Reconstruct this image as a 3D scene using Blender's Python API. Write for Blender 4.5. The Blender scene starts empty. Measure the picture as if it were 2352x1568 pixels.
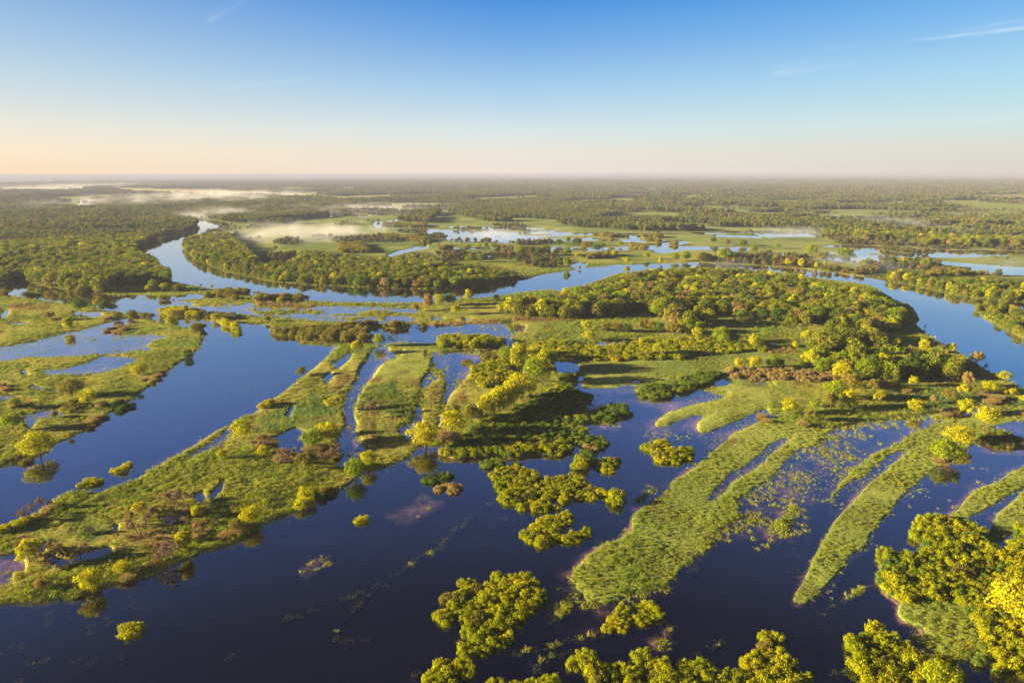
import bpy, math, random, time
import numpy as np
from mathutils import Matrix, Vector
random.seed(7); rng = np.random.default_rng(7)
T0 = time.time()
S = bpy.context.scene
COL = S.collection
# ------------------------------------------------------------------ camera
CAM_H = 120.0
FPX = 1568.0            # focal length in pixels of a 2352 px wide picture
PITCH = math.radians(13.80); ROLL = math.radians(-0.14)
cam_d = bpy.data.cameras.new('camera'); cam = bpy.data.objects.new('camera', cam_d); COL.objects.link(cam)
cam_d.sensor_width = 36.0; cam_d.lens = 36.0*FPX/2352.0
cam_d.clip_start = 1.0; cam_d.clip_end = 200000.0
CM = Matrix.Rotation(math.pi/2-PITCH, 4, 'X') @ Matrix.Rotation(ROLL, 4, 'Z')
CM.translation = (0, 0, CAM_H)
cam.matrix_world = CM
S.camera = cam
# ------------------------------------------------------------------ sky and sun
SUN_AZ = math.radians(-95); SUN_EL = math.radians(11.5)
w = bpy.data.worlds.new('World'); S.world = w; w.use_nodes = True
N = w.node_tree.nodes; L = w.node_tree.links; N.clear()
wo = N.new('ShaderNodeOutputWorld'); bg = N.new('ShaderNodeBackground'); sky = N.new('ShaderNodeTexSky')
sky.sky_type = 'NISHITA'; sky.sun_disc = False; sky.sun_elevation = SUN_EL; sky.sun_rotation = SUN_AZ
sky.altitude = 0; sky.air_density = 1.0; sky.dust_density = 1.2; sky.ozone_density = 2.0
bg.inputs['Strength'].default_value = 0.1
hs = N.new('ShaderNodeHueSaturation'); hs.inputs['Saturation'].default_value = 1.15
L.new(sky.outputs[0], hs.inputs['Color'])
# thin cirrus streaks, laid out in sky direction
tc = N.new('ShaderNodeTexCoord'); 
def mnode(op, a, b=None, c=None):
    m = N.new('ShaderNodeMath'); m.operation = op
    for i, x in enumerate((a, b, c)):
        if x is None: continue
        if isinstance(x, (int, float)): m.inputs[i].default_value = x
        else: L.new(x, m.inputs[i])
    return m.outputs[0]
sx = N.new('ShaderNodeSeparateXYZ'); L.new(tc.outputs['Generated'], sx.inputs[0])
az = mnode('ARCTAN2', sx.outputs[0], sx.outputs[1]); el = mnode('ARCSINE', sx.outputs[2])
# morning sky: deep blue above, pale peach at the horizon, warmer towards the sun on the left
tel = mnode('POWER', mnode('MAXIMUM', mnode('DIVIDE', el, math.pi/2), 0), .5)
def lin(c): return tuple(((x/255+.055)/1.055)**2.4 if x > 10 else x/255/12.92 for x in c)
def skyramp(cols):
    r = N.new('ShaderNodeValToRGB'); r.color_ramp.interpolation = 'EASE'; r.color_ramp.interpolation = 'LINEAR'; e = r.color_ramp.elements
    st = [(math.sqrt(max(a, 0)/90), c) for a, c in zip((0, 1.7, 3.4, 6.6, 9.8, 12.8, 20, 34, 90), cols)]
    e[0].position = 0; e[0].color = (*lin(st[0][1]), 1); e[1].position = 1; e[1].color = (*lin(st[-1][1]), 1)
    for p_, c in st[1:-1]: q = e.new(p_); q.color = (*lin(c), 1)
    L.new(tel, r.inputs[0]); return r.outputs[0]
TOPC = ((78, 120, 200), (27, 32, 74), (18, 17, 36))
rl = skyramp(((253, 218, 184), (247, 228, 203), (228, 224, 214), (187, 207, 221), (152, 184, 218), (116, 160, 214))+TOPC)
rc = skyramp(((246, 228, 218), (233, 228, 218), (213, 226, 230), (162, 200, 232), (112, 166, 225), (64, 138, 218))+TOPC)
rr = skyramp(((222, 211, 206), (215, 215, 208), (199, 221, 223), (164, 208, 232), (124, 181, 231), (76, 157, 226))+TOPC)
def mixc(f, a, b):
    m = N.new('ShaderNodeMix'); m.data_type = 'RGBA'
    if isinstance(f, float): m.inputs[0].default_value = f
    else: L.new(f, m.inputs[0])
    L.new(a, m.inputs[6]); L.new(b, m.inputs[7]); return m.outputs[2]
fl_ = N.new('ShaderNodeMath'); fl_.operation = 'MULTIPLY'; fl_.use_clamp = True; L.new(mnode('ABSOLUTE', az), fl_.inputs[0]); fl_.inputs[1].default_value = 1.55
left = mnode('LESS_THAN', az, 0)
side = mixc(left, rr, rl); grad = mixc(fl_.outputs[0], rc, side)
gs = N.new('ShaderNodeVectorMath'); gs.operation = 'SCALE'; L.new(grad, gs.inputs[0]); gs.inputs['Scale'].default_value = 1.97
SKYC = mixc(.95, hs.outputs[0], gs.outputs[0])
def streak(az0, el0, az1, el1, wd, amp):
    ca, sa = az1-az0, el1-el0; ln = math.hypot(ca, sa); ca /= ln; sa /= ln
    da = mnode('SUBTRACT', az, az0); de = mnode('SUBTRACT', el, el0)
    t = mnode('ADD', mnode('MULTIPLY', da, ca), mnode('MULTIPLY', de, sa))
    p = mnode('SUBTRACT', mnode('MULTIPLY', de, ca), mnode('MULTIPLY', da, sa))
    cb = N.new('ShaderNodeCombineXYZ'); L.new(mnode('MULTIPLY', t, 14), cb.inputs[0]); L.new(mnode('MULTIPLY', p, 120), cb.inputs[1])
    nz = N.new('ShaderNodeTexNoise'); L.new(cb.outputs[0], nz.inputs[0]); nz.inputs['Scale'].default_value = 1.0; nz.inputs['Detail'].default_value = 5
    along = mnode('MULTIPLY', mnode('SMOOTH_MIN', mnode('MULTIPLY', t, 6/ln), 1, .3), mnode('SUBTRACT', 1.3, mnode('DIVIDE', t, ln)))
    along = mnode('MAXIMUM', along, 0)
    pw = mnode('DIVIDE', p, wd)
    ac = mnode('POWER', 2.718, mnode('MULTIPLY', mnode('MULTIPLY', pw, pw), -1))
    n2 = mnode('MAXIMUM', mnode('MULTIPLY', mnode('SUBTRACT', nz.outputs[0], .36), 4), 0)
    return mnode('MINIMUM', mnode('MULTIPLY', mnode('MULTIPLY', mnode('MULTIPLY', along, ac), n2), amp), .6)
acc = None
for s_ in ((.49, .1525, .72, .1575, .0022, .30), (.53, .160, .75, .169, .003, .13), (.34, .127, .43, .132, .006, .14), (-.395, .183, -.34, .215, .005, .10), (-.39, .106, -.27, .123, .003, .10), (.40, .151, .45, .151, .003, .07), (.54, .056, .72, .072, .004, .10)):
    o_ = streak(*s_); acc = o_ if acc is None else mnode('ADD', acc, o_)
mx = N.new('ShaderNodeMix'); mx.data_type = 'RGBA'; L.new(acc, mx.inputs[0]); L.new(SKYC, mx.inputs[6]); mx.inputs[7].default_value = (2.05, 2.1, 2.2, 1)
L.new(mx.outputs[2], bg.inputs['Color']); L.new(bg.outputs[0], wo.inputs[0])
sd = bpy.data.lights.new('sun', 'SUN'); sd.energy = 5.0; sd.angle = math.radians(0.5); sd.color = (1.0, 0.80, 0.44)
sun = bpy.data.objects.new('sun', sd); COL.objects.link(sun)
dirv = Vector((math.sin(SUN_AZ)*math.cos(SUN_EL), math.cos(SUN_AZ)*math.cos(SUN_EL), math.sin(SUN_EL)))
sun.rotation_euler = dirv.to_track_quat('Z', 'Y').to_euler(); sun.location = (0, 0, 300)
S.view_settings.view_transform = 'Standard'; S.view_settings.look = 'None'
S.view_settings.exposure = 2.35; S.view_settings.gamma = 1.0
S.render.engine = 'CYCLES'
S.cycles.max_bounces = 8; S.cycles.transparent_max_bounces = 12; S.cycles.volume_bounces = 0; S.cycles.volume_max_steps = 256

# ------------------------------------------------------------------ picture <-> ground
R3 = np.array(CM.to_3x3()); CP = np.array([0, 0, CAM_H])
def ground(u, v):
    u = np.asarray(u, float); v = np.asarray(v, float)
    d = np.stack([(u-1176)/FPX, -(v-784)/FPX, -np.ones_like(u*v)], -1) @ R3.T
    s = -CAM_H/np.minimum(d[..., 2], -1e-4)
    return d[..., 0]*s, d[..., 1]*s
def proj(x, y, z=0.0):
    p = (np.stack([x, y, np.zeros_like(x)+z], -1)-CP) @ R3
    dp = np.maximum(-p[..., 2], .01)
    return 1176+FPX*p[..., 0]/dp, 784-FPX*p[..., 1]/dp, dp
TAG = {'D': (0, 0, 1), 'A1': (0, 367.5, .3359), 'A2': (780.9, 367.5, .3359), 'A3': (1561.9, 367.5, .3359)}
for i_, n_ in enumerate('1234'):
    TAG['B'+n_] = (588*i_, 643.1, .29297); TAG['C'+n_] = (588*i_, 1102.5, .2971)
def P(s):
    out = []; t = TAG['D']
    for k in s.split():
        if k in TAG: t = TAG[k]; continue
        a, b = k.split(','); out.append((t[0]+float(a)*t[2], t[1]+float(b)*t[2]))
    return out
# ------------------------------------------------------------------ rasters of ground cover (u -420..2780, v 398..1778)
U0, V0, RW, RH = -420, 398, 3200, 1380
def fillmask(poly):
    pts = np.array(poly)-[U0, V0]
    x0, y0 = np.floor(pts.min(0)).astype(int); x1, y1 = np.ceil(pts.max(0)).astype(int)
    x0 = max(x0, 0); y0 = max(y0, 0); x1 = min(x1, RW-1); y1 = min(y1, RH-1)
    if x1 <= x0 or y1 <= y0: return None
    X, Y = np.meshgrid(np.arange(x0, x1+1)+.5, np.arange(y0, y1+1)+.5)
    ins = np.zeros(X.shape, bool); n = len(pts)
    for i in range(n):
        xa, ya = pts[i]; xb, yb = pts[(i+1) % n]
        if ya == yb: continue
        c = ((ya > Y) != (yb > Y)) & (X < (xb-xa)*(Y-ya)/(yb-ya)+xa)
        ins ^= c
    return slice(y0, y1+1), slice(x0, x1+1), ins
def paint(A, s, val):
    for one in s.split(';'):
        if not one.strip(): continue
        r = fillmask(P(one))
        if r: A[r[0], r[1]][r[2]] = val
def thick(s, wd):
    """open line -> polygon of that width (px)"""
    p = np.array(P(s)); d = np.gradient(p, axis=0); n = np.stack([-d[:, 1], d[:, 0]], 1); n /= np.linalg.norm(n, axis=1)[:, None]+1e-9
    a = p+n*wd/2; b = (p-n*wd/2)[::-1]
    return 'D ' + ' '.join('%.1f,%.1f' % tuple(q) for q in np.vstack([a, b]))
def blur(A, r):
    for ax in (0, 1):
        for _ in range(2):
            B = np.moveaxis(A, ax, 0); Bp = np.pad(B, ((r+1, r), (0, 0)), mode='edge'); c = np.cumsum(Bp, 0)
            A = np.moveaxis((c[2*r+1:]-c[:-2*r-1])/(2*r+1), 0, ax)
    return A
def samp(A, u, v):
    x = np.clip(np.asarray(u)-U0-.5, 0, RW-1.001); y = np.clip(np.asarray(v)-V0-.5, 0, RH-1.001)
    xi = x.astype(int); yi = y.astype(int); fx = x-xi; fy = y-yi
    return (A[yi, xi]*(1-fx)+A[yi, xi+1]*fx)*(1-fy)+(A[yi+1, xi]*(1-fx)+A[yi+1, xi+1]*fx)*fy
def h2(ix, iy, seed):
    h = (ix.astype(np.int64)*374761393+iy.astype(np.int64)*668265263+seed*1274126177) & 0xffffffff
    h = ((h ^ (h >> 13))*1274126177) & 0xffffffff
    return ((h ^ (h >> 16)) & 0xffff)/65535.0
def vn(x, y, seed=0):
    xi = np.floor(x); yi = np.floor(y); fx = x-xi; fy = y-yi; fx = fx*fx*(3-2*fx); fy = fy*fy*(3-2*fy)
    a = h2(xi, yi, seed); b = h2(xi+1, yi, seed); c = h2(xi, yi+1, seed); d = h2(xi+1, yi+1, seed)
    return (a*(1-fx)+b*fx)*(1-fy)+(c*(1-fx)+d*fx)*fy-.5
def fbm(x, y, lams, px, seed=0):
    o = 0
    for i, l in enumerate(lams):
        wgt = np.clip((l/np.maximum(px, 1e-3)-2)/3, 0, 1)
        ca, sa = math.cos(i*1.3), math.sin(i*1.3)
        o = o + wgt*vn((x*ca-y*sa)/l+i*17.3, (x*sa+y*ca)/l, seed+i)*(l/lams[0])**.45
    return o
# ---- M: 1 = dry land, 0 = open water, in between = flooded grass
M = np.zeros((RH, RW), np.float32)
LEFT_WOOD = "A1 -1300,-400 -1300,860 -300,860 0,850 140,815 250,850 450,890 600,905 800,928 1000,922 1150,935 1300,915 1500,925 1720,925 1700,912 1500,888 1280,850 1180,830 1150,780 1060,680 910,620 1000,580 1080,545 1200,515 1340,480 1352,440 1300,420 1220,405 1220,200 1220,-400"
NORTH = "A1 1220,-400 1220,405 1330,400 1450,412 1560,428 1480,465 1400,490 1310,540 1250,590 1270,625 1340,690 1500,750 1700,800 1900,838 2150,856 2352,868 A2 300,876 600,884 800,878 1000,862 1130,838 1300,812 1350,790 1500,765 1700,732 1900,718 2100,712 2352,706 A3 60,702 400,715 600,730 750,740 1000,765 1200,792 1400,828 1600,862 1760,895 1900,925 2000,945 2200,965 2352,970 3300,1060 3300,-400"
EAST = "A1 1240,955 1350,948 1700,925 1800,938 1900,950 2080,962 2352,970 A2 400,976 600,970 780,962 830,945 1000,940 1150,920 1300,895 1450,885 1500,900 1560,882 1640,870 1700,845 1850,792 1900,772 2100,757 2352,737 A3 300,745 600,760 800,785 1000,815 1150,830 1280,850 1350,880 1420,925 1480,960 1560,985 1610,1030 1640,1094 B4 1160,345 1220,400 1290,450 1380,510 1470,555 1560,600 1680,680 1730,720 1880,785 1960,825 2007,855 2400,1050 3200,1300 3200,1700 2700,1450 2007,1010 1950,1000 1800,1030 1700,1040 1650,985 1500,1040 1430,1095 1350,1080 1250,1075 1090,1088 800,1100 650,1150 560,1165 400,1172 270,1150 180,1230 80,1290 0,1330 B3 2007,1310 1900,1390 1700,1500 1640,1568 1560,1568 1270,1568 1400,1480 1560,1370 1620,1300 1750,1190 1900,1130 2007,1095 B4 60,1070 120,1060 100,1040 0,1050 B3 2007,1010 1850,1060 1700,1120 1560,1180 1490,1195 1450,1160 1460,1110 1600,1040 1450,1060 1300,1095 1220,1150 1110,1155 1110,1115 1250,1030 1480,960 1650,930 1700,915 1700,892 1480,868 1490,830 1560,800 1640,728 1500,730 1250,775 900,770 700,735 560,770 530,700 520,650 340,630 320,590 130,530 0,520 B2 2000,460 1700,462 1400,482 1340,472 1500,440 1900,432 2007,395 2007,335 1650,352 1400,366 1360,350 1240,350 1100,385 960,385 900,400 860,440 900,482 700,482 480,470 330,465 290,442 100,432 160,400 300,395 550,385 200,365 0,345 B1 1850,345 1700,330 1620,322 1600,275 1700,260 2007,276 B2 100,292 200,300 420,312 440,318 700,300 900,300 1200,300 1200,285 900,290 700,280 400,265 0,252 B1 1900,225 1850,200 1600,200 1500,175 1400,170 1260,160"
paint(M, LEFT_WOOD, 1); paint(M, NORTH, 1); paint(M, EAST, 1)
# river island at the right
R_ISL = "B4 1605,235 1680,215 1800,245 1880,232 2007,260 2500,330 2500,700 2007,462 1900,405 1800,352 1690,300 1655,268"
paint(M, R_ISL, 1)
# left meadow
paint(M, "B1 -1600,80 0,100 60,115 250,150 300,155 450,178 600,188 700,198 800,237 900,245 1000,268 1140,300 1280,332 1380,365 1500,372 1580,400 1600,460 1570,530 1500,592 1450,625 1380,672 1290,742 1200,822 1120,872 1040,932 980,978 870,1030 840,1070 720,1170 640,1195 560,1235 450,1280 390,1332 340,1372 200,1422 100,1450 0,1470 -1600,1750", 1)
# central fingers and the lower left island
paint(M, "B2 655,508 560,600 440,700 330,790 200,890 100,960 20,1020 0,1040 B1 1830,1105 1700,1180 1500,1310 1300,1425 1150,1510 1060,1568 C1 980,25 850,80 760,110 700,92 600,85 500,110 430,150 350,210 290,260 200,310 120,320 40,360 0,380 -1400,900 -1400,1100 0,955 150,945 350,930 500,905 560,925 650,880 830,820 930,790 970,800 1030,775 1180,745 1270,690 1480,600 1600,540 1700,510 1800,488 1979,400 C2 60,330 250,270 300,240 440,170 640,90 700,50 B2 860,1500 950,1490 1100,1430 1230,1380 1260,1300 1400,1300 1480,1270 1560,1250 1650,1390 1900,1390 2007,1400 2007,560 1400,500 1000,500 900,505", 1)
paint(M, "B2 1680,690 1760,640 1900,600 2007,520 B3 60,500 130,520 310,570 330,640 340,690 380,745 520,722 510,800 460,830 540,880 600,890 640,920 620,970 560,985 600,1030 800,960 890,985 905,1050 860,1095 700,1110 600,1130 520,1150 600,1180 570,1230 540,1260 520,1290 430,1310 440,1350 350,1380 200,1372 100,1385 0,1400 B2 1900,1390 1650,1392 1550,1402 1440,1370 1460,1320 1520,1290 1560,1250 1480,1230 1470,1180 1480,1000 1740,980 1660,760", 1)
W_SLOTS = """B2 1400,560 1540,556 1700,575 1740,600 1830,560 1850,650 1800,690 1740,650 1680,690 1655,760 1590,830 1520,900 1490,980 1472,1080 1475,1185 1430,1185 1418,1090 1455,1020 1480,900 1495,740 1450,755 1380,790 1315,860 1305,1000 1300,1100 1262,1245 1200,1255 1130,1190 1130,1155 1230,1112 1255,1000 1290,900 1310,800 1380,680 ;
B2 1560,545 1740,540 1900,525 2007,515 B3 100,525 100,500 0,480 B2 1980,490 1900,522 1600,545 ;
B2 605,655 740,560 768,566 745,610 650,692 600,682 ; B2 530,770 590,728 612,750 560,805 530,795 ;
B2 905,545 1010,525 1040,530 1040,600 960,680 900,770 830,850 795,950 772,1050 790,1150 835,1290 862,1320 848,1350 810,1360 820,1400 780,1450 650,1470 600,1400 640,1300 650,1200 715,1150 705,1090 680,1000 690,920 760,840 808,760 820,700 880,620 ;
B2 130,1240 250,1185 310,1160 400,1190 412,1210 390,1290 400,1340 340,1370 200,1340 150,1300 ;
B2 235,1065 285,975 300,1000 262,1070 ;
C1 365,600 380,585 560,612 640,560 750,538 850,518 890,560 760,612 640,625 500,665 380,680 ;
C1 1230,290 1350,270 1460,300 1450,340 1300,350 ; C1 1750,0 1705,100 1650,155 1600,135 1680,60 1712,0 ; C1 320,480 370,480 350,540 310,560"""
paint(M, W_SLOTS, 0)
paint(M, "B2 1380,660 1530,640 1540,700 1480,760 1380,790 ; B2 1040,560 1160,550 1110,620 1000,660 ; B2 1330,560 1430,560 1400,600 1330,600; B2 790,1150 720,1180 720,1230 850,1320", .42)
paint(M, "C1 0,590 140,560 200,640 200,700 100,715 100,820 -300,860 -300,620", .33)
paint(M, "C1 1480,130 1560,70 1590,110 1600,180 1530,190 ; C1 450,275 600,205 740,130 720,105 600,165 470,250 ; C1 490,690 560,680 600,720 500,735 ; C1 1820,80 1900,90 1880,130 ; C1 860,350 920,340 910,400 870,390; C1 1860,0 1979,0 1979,60 1900,40", .42)
paint(M, "B1 1840,1105 1600,1290 1330,1450 1500,1420 1650,1340 1740,1300 1850,1190 ; B1 1680,1300 1790,1190 1850,1180 1800,1280 1720,1380 1680,1480", .46)
paint(M, "B1 1700,1240 1790,1190 1760,1240 1680,1300 1500,1390 1400,1440 1500,1370", .25)
# water lying in the left meadow
paint(M, """B1 -900,560 0,520 200,482 400,432 520,402 620,395 800,342 880,322 1000,300 1150,335 1000,345 900,372 960,420 1150,432 1340,440 1200,480 1130,520 1250,548 1000,572 700,592 500,602 200,612 0,640 -900,700 ;
B1 290,722 330,702 560,672 700,630 800,602 1000,600 1120,622 1000,680 850,722 700,752 500,742 300,742 ; B1 160,712 200,705 230,745 200,750""", .27)
paint(M, """B1 -400,715 0,692 150,682 230,660 320,665 200,692 0,702 ; B1 20,322 200,332 370,365 100,352 ; B1 -300,390 0,382 200,388 310,402 0,408 ; B1 110,265 260,290 160,285 ; B1 270,290 370,298 350,308 280,305 ; B1 0,232 90,230 70,250 50,300 0,305 10,270 40,245 ;
B1 570,250 790,250 800,285 700,300 590,290 ; B1 210,822 350,842 480,855 650,860 660,882 480,896 400,872 250,852 ; B1 -400,840 0,880 60,885 150,920 300,945 260,972 150,962 60,950 0,940 ;
B1 180,1060 330,1010 450,1000 560,1040 430,1085 300,1100 240,1170 190,1120 ; B1 640,980 870,1012 840,1022 680,992 ; B1 480,320 640,340 620,348 490,335; B1 230,180 300,182 290,192; B1 1000,300 1180,345 1330,380 1300,385 1100,340""", .22)
paint(M, "B1 0,590 200,570 400,530 600,480 700,440 720,450 560,510 380,560 200,600 ; B1 620,470 900,440 1000,450 800,470", .42)
# islets of the side channel
paint(M, "B1 1240,250 1330,235 1480,235 1600,262 1590,285 1450,285 1300,272; B1 1700,320 1800,335 1890,395 1880,420 1830,415 1780,375 1710,345; B1 1500,190 1560,175 1640,185 1600,212 1510,205", .8)
paint(M, "B1 1620,190 1870,165 2007,165 B2 0,175 0,225 B1 1870,225 1640,225", .38)
# strips of flooded meadow south of the river
paint(M, "B2 0,215 380,212 520,200 720,200 1000,212 1280,225 1330,240 1250,262 1000,275 780,272 430,262 200,262 0,250; B2 0,262 430,268 780,280 1200,300 1500,296 1420,320 1200,330 1000,345 900,352 700,342 440,322 200,305 0,290", .34)
paint(M, "B2 0,245 300,236 620,244 500,256 200,268 0,262 ; B2 780,262 1000,250 1150,255 1350,268 1300,290 1100,285 900,275; B2 560,296 720,292 900,300 860,306 640,305; B2 680,322 860,330 950,345 800,352; B2 960,300 1020,296 1010,325 950,320; B2 1200,325 1350,300 1600,300 1560,330 1360,350 1240,345; B2 800,240 960,238 860,250; B2 0,322 440,345 900,355 850,378 600,384 200,368 0,345", .8)
paint(M, "B2 1380,295 1480,292 1450,310 1380,308; B2 1620,305 1700,305 1640,320", .1)
paint(M, "B2 960,400 1300,372 1600,360 2007,342 B3 110,360 100,402 0,420 B2 2000,425 1700,430 1400,452 1330,482 1200,490 900,500 850,440", .1)
paint(M, "B2 1450,395 1680,415 1500,412; B2 1680,380 1800,365 1900,380 1760,392; B2 1330,470 1500,440 1900,432 2007,425 2007,448 1700,462 1400,482", .44)
paint(M, "B3 0,432 150,438 180,446 0,452; B3 180,452 440,455 440,465 200,460; B3 0,485 130,492 105,525 0,518; B3 640,480 800,475 945,462 970,470 930,490 800,532 700,542 640,522 540,505 470,490; B3 640,385 690,385 692,410 650,405; B3 1740,305 1850,310 1930,330 1900,345 1860,335 1740,322; B4 0,485 90,492 80,515 0,505; B3 1570,345 1700,370 1650,375 1570,360; B3 1940,485 2007,490 1990,500; B4 840,540 890,545 880,570 850,560; B4 1090,540 1150,540 1140,560; B3 500,400 530,402 520,412; B4 760,990 920,960 1020,958 900,975 770,1002; B4 690,1090 740,1050 830,1040 780,1070; B4 1170,1060 1300,1020 1380,1010 1300,1050 1200,1075", .1)
# dike between the pools
paint(M, thick("B2 330,490 500,500 660,508 820,512 1000,508 1400,505 1560,535", 5), .8)
paint(M, thick("B2 1400,500 1480,525 1600,550 1740,560 1850,555", 6), .48)
# reed beds
paint(M, "B2 100,430 160,402 300,396 600,385 830,345 960,352 890,400 860,440 905,480 700,482 480,470 330,465 290,440; B2 940,385 1080,352 1240,366 1100,386; B2 1400,505 1500,472 1700,460 1980,490 1900,520 1600,542 1450,530; B3 970,890 1050,830 1240,800 1300,780 1450,720 1620,730 1640,760 1550,810 1430,850 1380,900 1250,880 1220,920 1100,945 990,930", .75)
# shallow pool beside the long reed bed
paint(M, "B3 560,775 700,740 900,772 1250,778 1240,800 1050,830 970,890 700,880 560,860 500,800 ; B3 1640,745 1700,790 1900,770 2007,765 B4 0,790 60,815 0,830 B3 1850,810 1700,830 1500,850", .30)
paint(M, "B3 520,700 700,735 900,768 1250,775 1500,732 1480,765 1250,800 900,812 700,800 560,810", .60)
paint(M, "B3 540,805 700,795 900,808 1250,796 1480,762 1490,800 1240,835 1040,850 900,850 700,840 560,845", .45)
paint(M, "B3 820,905 960,890 1000,905 900,912; B3 1240,960 1400,935 1490,930 1460,950 1300,985 1240,990; B3 1000,1215 1110,1160 1170,1170 1060,1240 1000,1240; B3 930,1115 1060,1070 1100,1070 960,1130", .42)
# long tapering grass fingers, bottom right
F5 = "B3 2007,1095 1900,1130 1750,1190 1620,1300 1560,1370 1400,1480 1270,1568 C3 1250,0 1150,110 980,230 920,300 940,370 850,440 700,500 620,560 530,640 440,750 470,850 560,920 720,950 900,890 1070,850 1230,820 1300,700 1430,640 1400,560 1560,470 1640,370 1750,240 1760,150 1900,50 B4 0,1568 80,1500 150,1390 250,1330 390,1230 420,1170 270,1150 0,1080"
paint(M, F5, .78)
paint(M, "C3 1150,110 980,230 920,300 1000,290 1150,200 1250,100 1250,0; C3 1000,640 1230,500 1430,400 1400,560 1430,640 1300,700 1230,820 1070,850 900,890 880,700; C3 530,640 440,750 400,860 470,850 560,750 640,640", .55)
paint(M, "C3 440,750 400,900 280,1050 290,1115 400,1065 520,1000 640,960 560,880; C3 900,690 960,690 990,760 900,750; C3 1180,480 1260,460 1240,560 1150,600; C3 1560,400 1800,200 1979,60 1979,250 1700,450 1450,600 1400,560; C3 1050,0 1230,0 1050,160 930,230 900,170", .36)
paint(M, "C3 1740,0 1640,90 1570,150 1450,230 1380,340 1330,340 1400,250 1500,170 1560,80 1640,0; B4 0,1372 30,1350 170,1250 280,1190 150,1210 0,1300 B3 2007,1310 1900,1400 1700,1500 1640,1568 1780,1568 1900,1480 2007,1400", .20)
# the purple shallow bay
paint(M, "B4 430,1175 700,1110 1090,1092 1300,1082 1050,1180 800,1290 620,1450 500,1568 0,1568 80,1500 150,1395 250,1335 390,1235; C4 0,0 430,0 330,250 350,450 250,440 0,490; C3 1979,50 1640,370 1450,560 1600,500 1979,430; B4 780,1095 1250,1060 1400,1092 1300,1110", .27)
paint(M, "C4 160,170 230,190 200,300 130,420 60,460 60,330 130,250; B4 430,1400 600,1370 560,1450 440,1500; B4 1090,1090 1300,1080 1250,1110 1120,1120; C4 0,380 50,400 40,480 0,490", .45)
paint(M, "B4 800,1240 1100,1130 1300,1095 1400,1100 1100,1190 860,1300 640,1460 540,1568 440,1568 600,1420; C4 270,150 420,130 400,220 300,210", .08)
F6 = "B4 580,1568 640,1490 800,1380 1000,1270 1200,1170 1400,1100 1500,1080 1650,1040 1800,1035 2007,1005 2500,960 2500,1060 2007,1090 1800,1150 1650,1195 1640,1280 1560,1335 1490,1400 1330,1460 1280,1520 1220,1568 C4 1180,0 1000,180 880,300 800,400 760,510 620,590 600,660 480,780 350,910 270,970 170,930 220,850 300,720 360,580 430,450 500,330 640,190 780,0 B4 830,1568"
paint(M, F6, .80)
paint(M, "B4 1080,1330 950,1370 850,1460 720,1568 C4 780,0 B4 830,1568 930,1480 1040,1380 1230,1275 1180,1270", .16)
paint(M, "C4 670,0 600,50 540,110 490,170 460,130 520,60 560,0", .56)
paint(M, "C4 500,330 430,450 360,580 300,720 220,850 170,930 270,970 350,880 420,700 520,520 600,400 580,280", .52)
paint(M, "B4 2007,1428 1850,1540 1830,1568 C4 1600,80 1480,200 1390,270 1480,295 1570,290 1750,180 1979,50 2700,-300 2700,-600; C4 2500,-200 1979,85 1860,190 1770,260 1740,330 1660,490 1740,510 1900,400 1979,380 2500,300", .70)
TR = "C4 1210,310 1300,285 1500,310 1600,370 1640,480 1760,530 1800,580 1765,640 1742,735 1770,690 1820,600 1920,545 1905,440 1979,360 2600,300 2600,1700 2000,1700 1979,1400 1930,1532 1850,1540 1760,1520 1755,1480 1840,1370 1720,1400 1600,1440 1580,1420 1640,1330 1690,1260 1700,1150 1550,1060 1500,965 1400,945 1250,905 1110,940 1060,950 940,890 860,820 835,740 870,680 850,620 900,570 980,568 1110,592 1220,545 1165,430"
paint(M, TR, .8)
paint(M, "C4 1010,960 1100,930 1300,910 1500,970 1650,1130 1660,1300 1450,1440 1350,1390 1200,1300 1060,1220 1080,1190 1200,1200 1200,1130 1080,1110 1000,1040", .62)
paint(M, "B4 1650,1200 1800,1172 1900,1190 2007,1240 2400,1280 2400,1340 2007,1300 1900,1330 1700,1290 1650,1260", .7)
# emergent plants in open water
paint(M, "C2 950,230 1060,180 1180,170 1290,90 1380,100 1370,130 1500,130 1480,190 1300,290 1180,340 1050,330 950,270 ; C2 330,620 560,560 620,640 420,740 350,760", .34)
paint(M, "C2 1060,190 1180,168 1290,88 1380,100 1300,170 1180,215 1080,222", .46)
STR = [("C2 190,1085 380,1025 560,960 720,890 880,830 1000,800 1060,740 1150,680 1230,620", 5), ("C2 1100,720 1180,660 1260,590 1380,540 1450,500", 9), ("C2 1380,540 1480,450 1540,390 1600,360 1640,310 1700,270", 5), ("C2 1780,210 1850,140", 4),
       ("C2 600,1210 640,1120 720,1040 780,970 830,920 870,880", 6), ("C2 600,1210 700,1240 850,1240 960,1235", 4), ("C3 0,1345 120,1310 280,1290 420,1240 560,1200 700,1170", 7), ("C3 500,1225 620,1200 710,1175", 13), ("C3 180,1470 190,1410 280,1360 420,1335 540,1335", 7), ("C3 190,1400 195,1480", 14),
       ("C3 1390,1370 1460,1310 1560,1280 1640,1250", 7), ("C4 380,1050 440,1050 470,990 490,930 570,920 680,860 770,820 840,800", 6), ("C4 590,910 660,865 740,840", 16), ("C4 110,1250 200,1250 290,1210", 12), ("C4 480,1520 560,1480 660,1440", 9), ("C2 200,410 240,370 280,290", 6), ("B2 1020,1490 1100,1460 1140,1450", 8), ("B2 1190,1430 1250,1405", 6)]
for s_, w_ in STR: paint(M, thick(s_, w_), .50)
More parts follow.
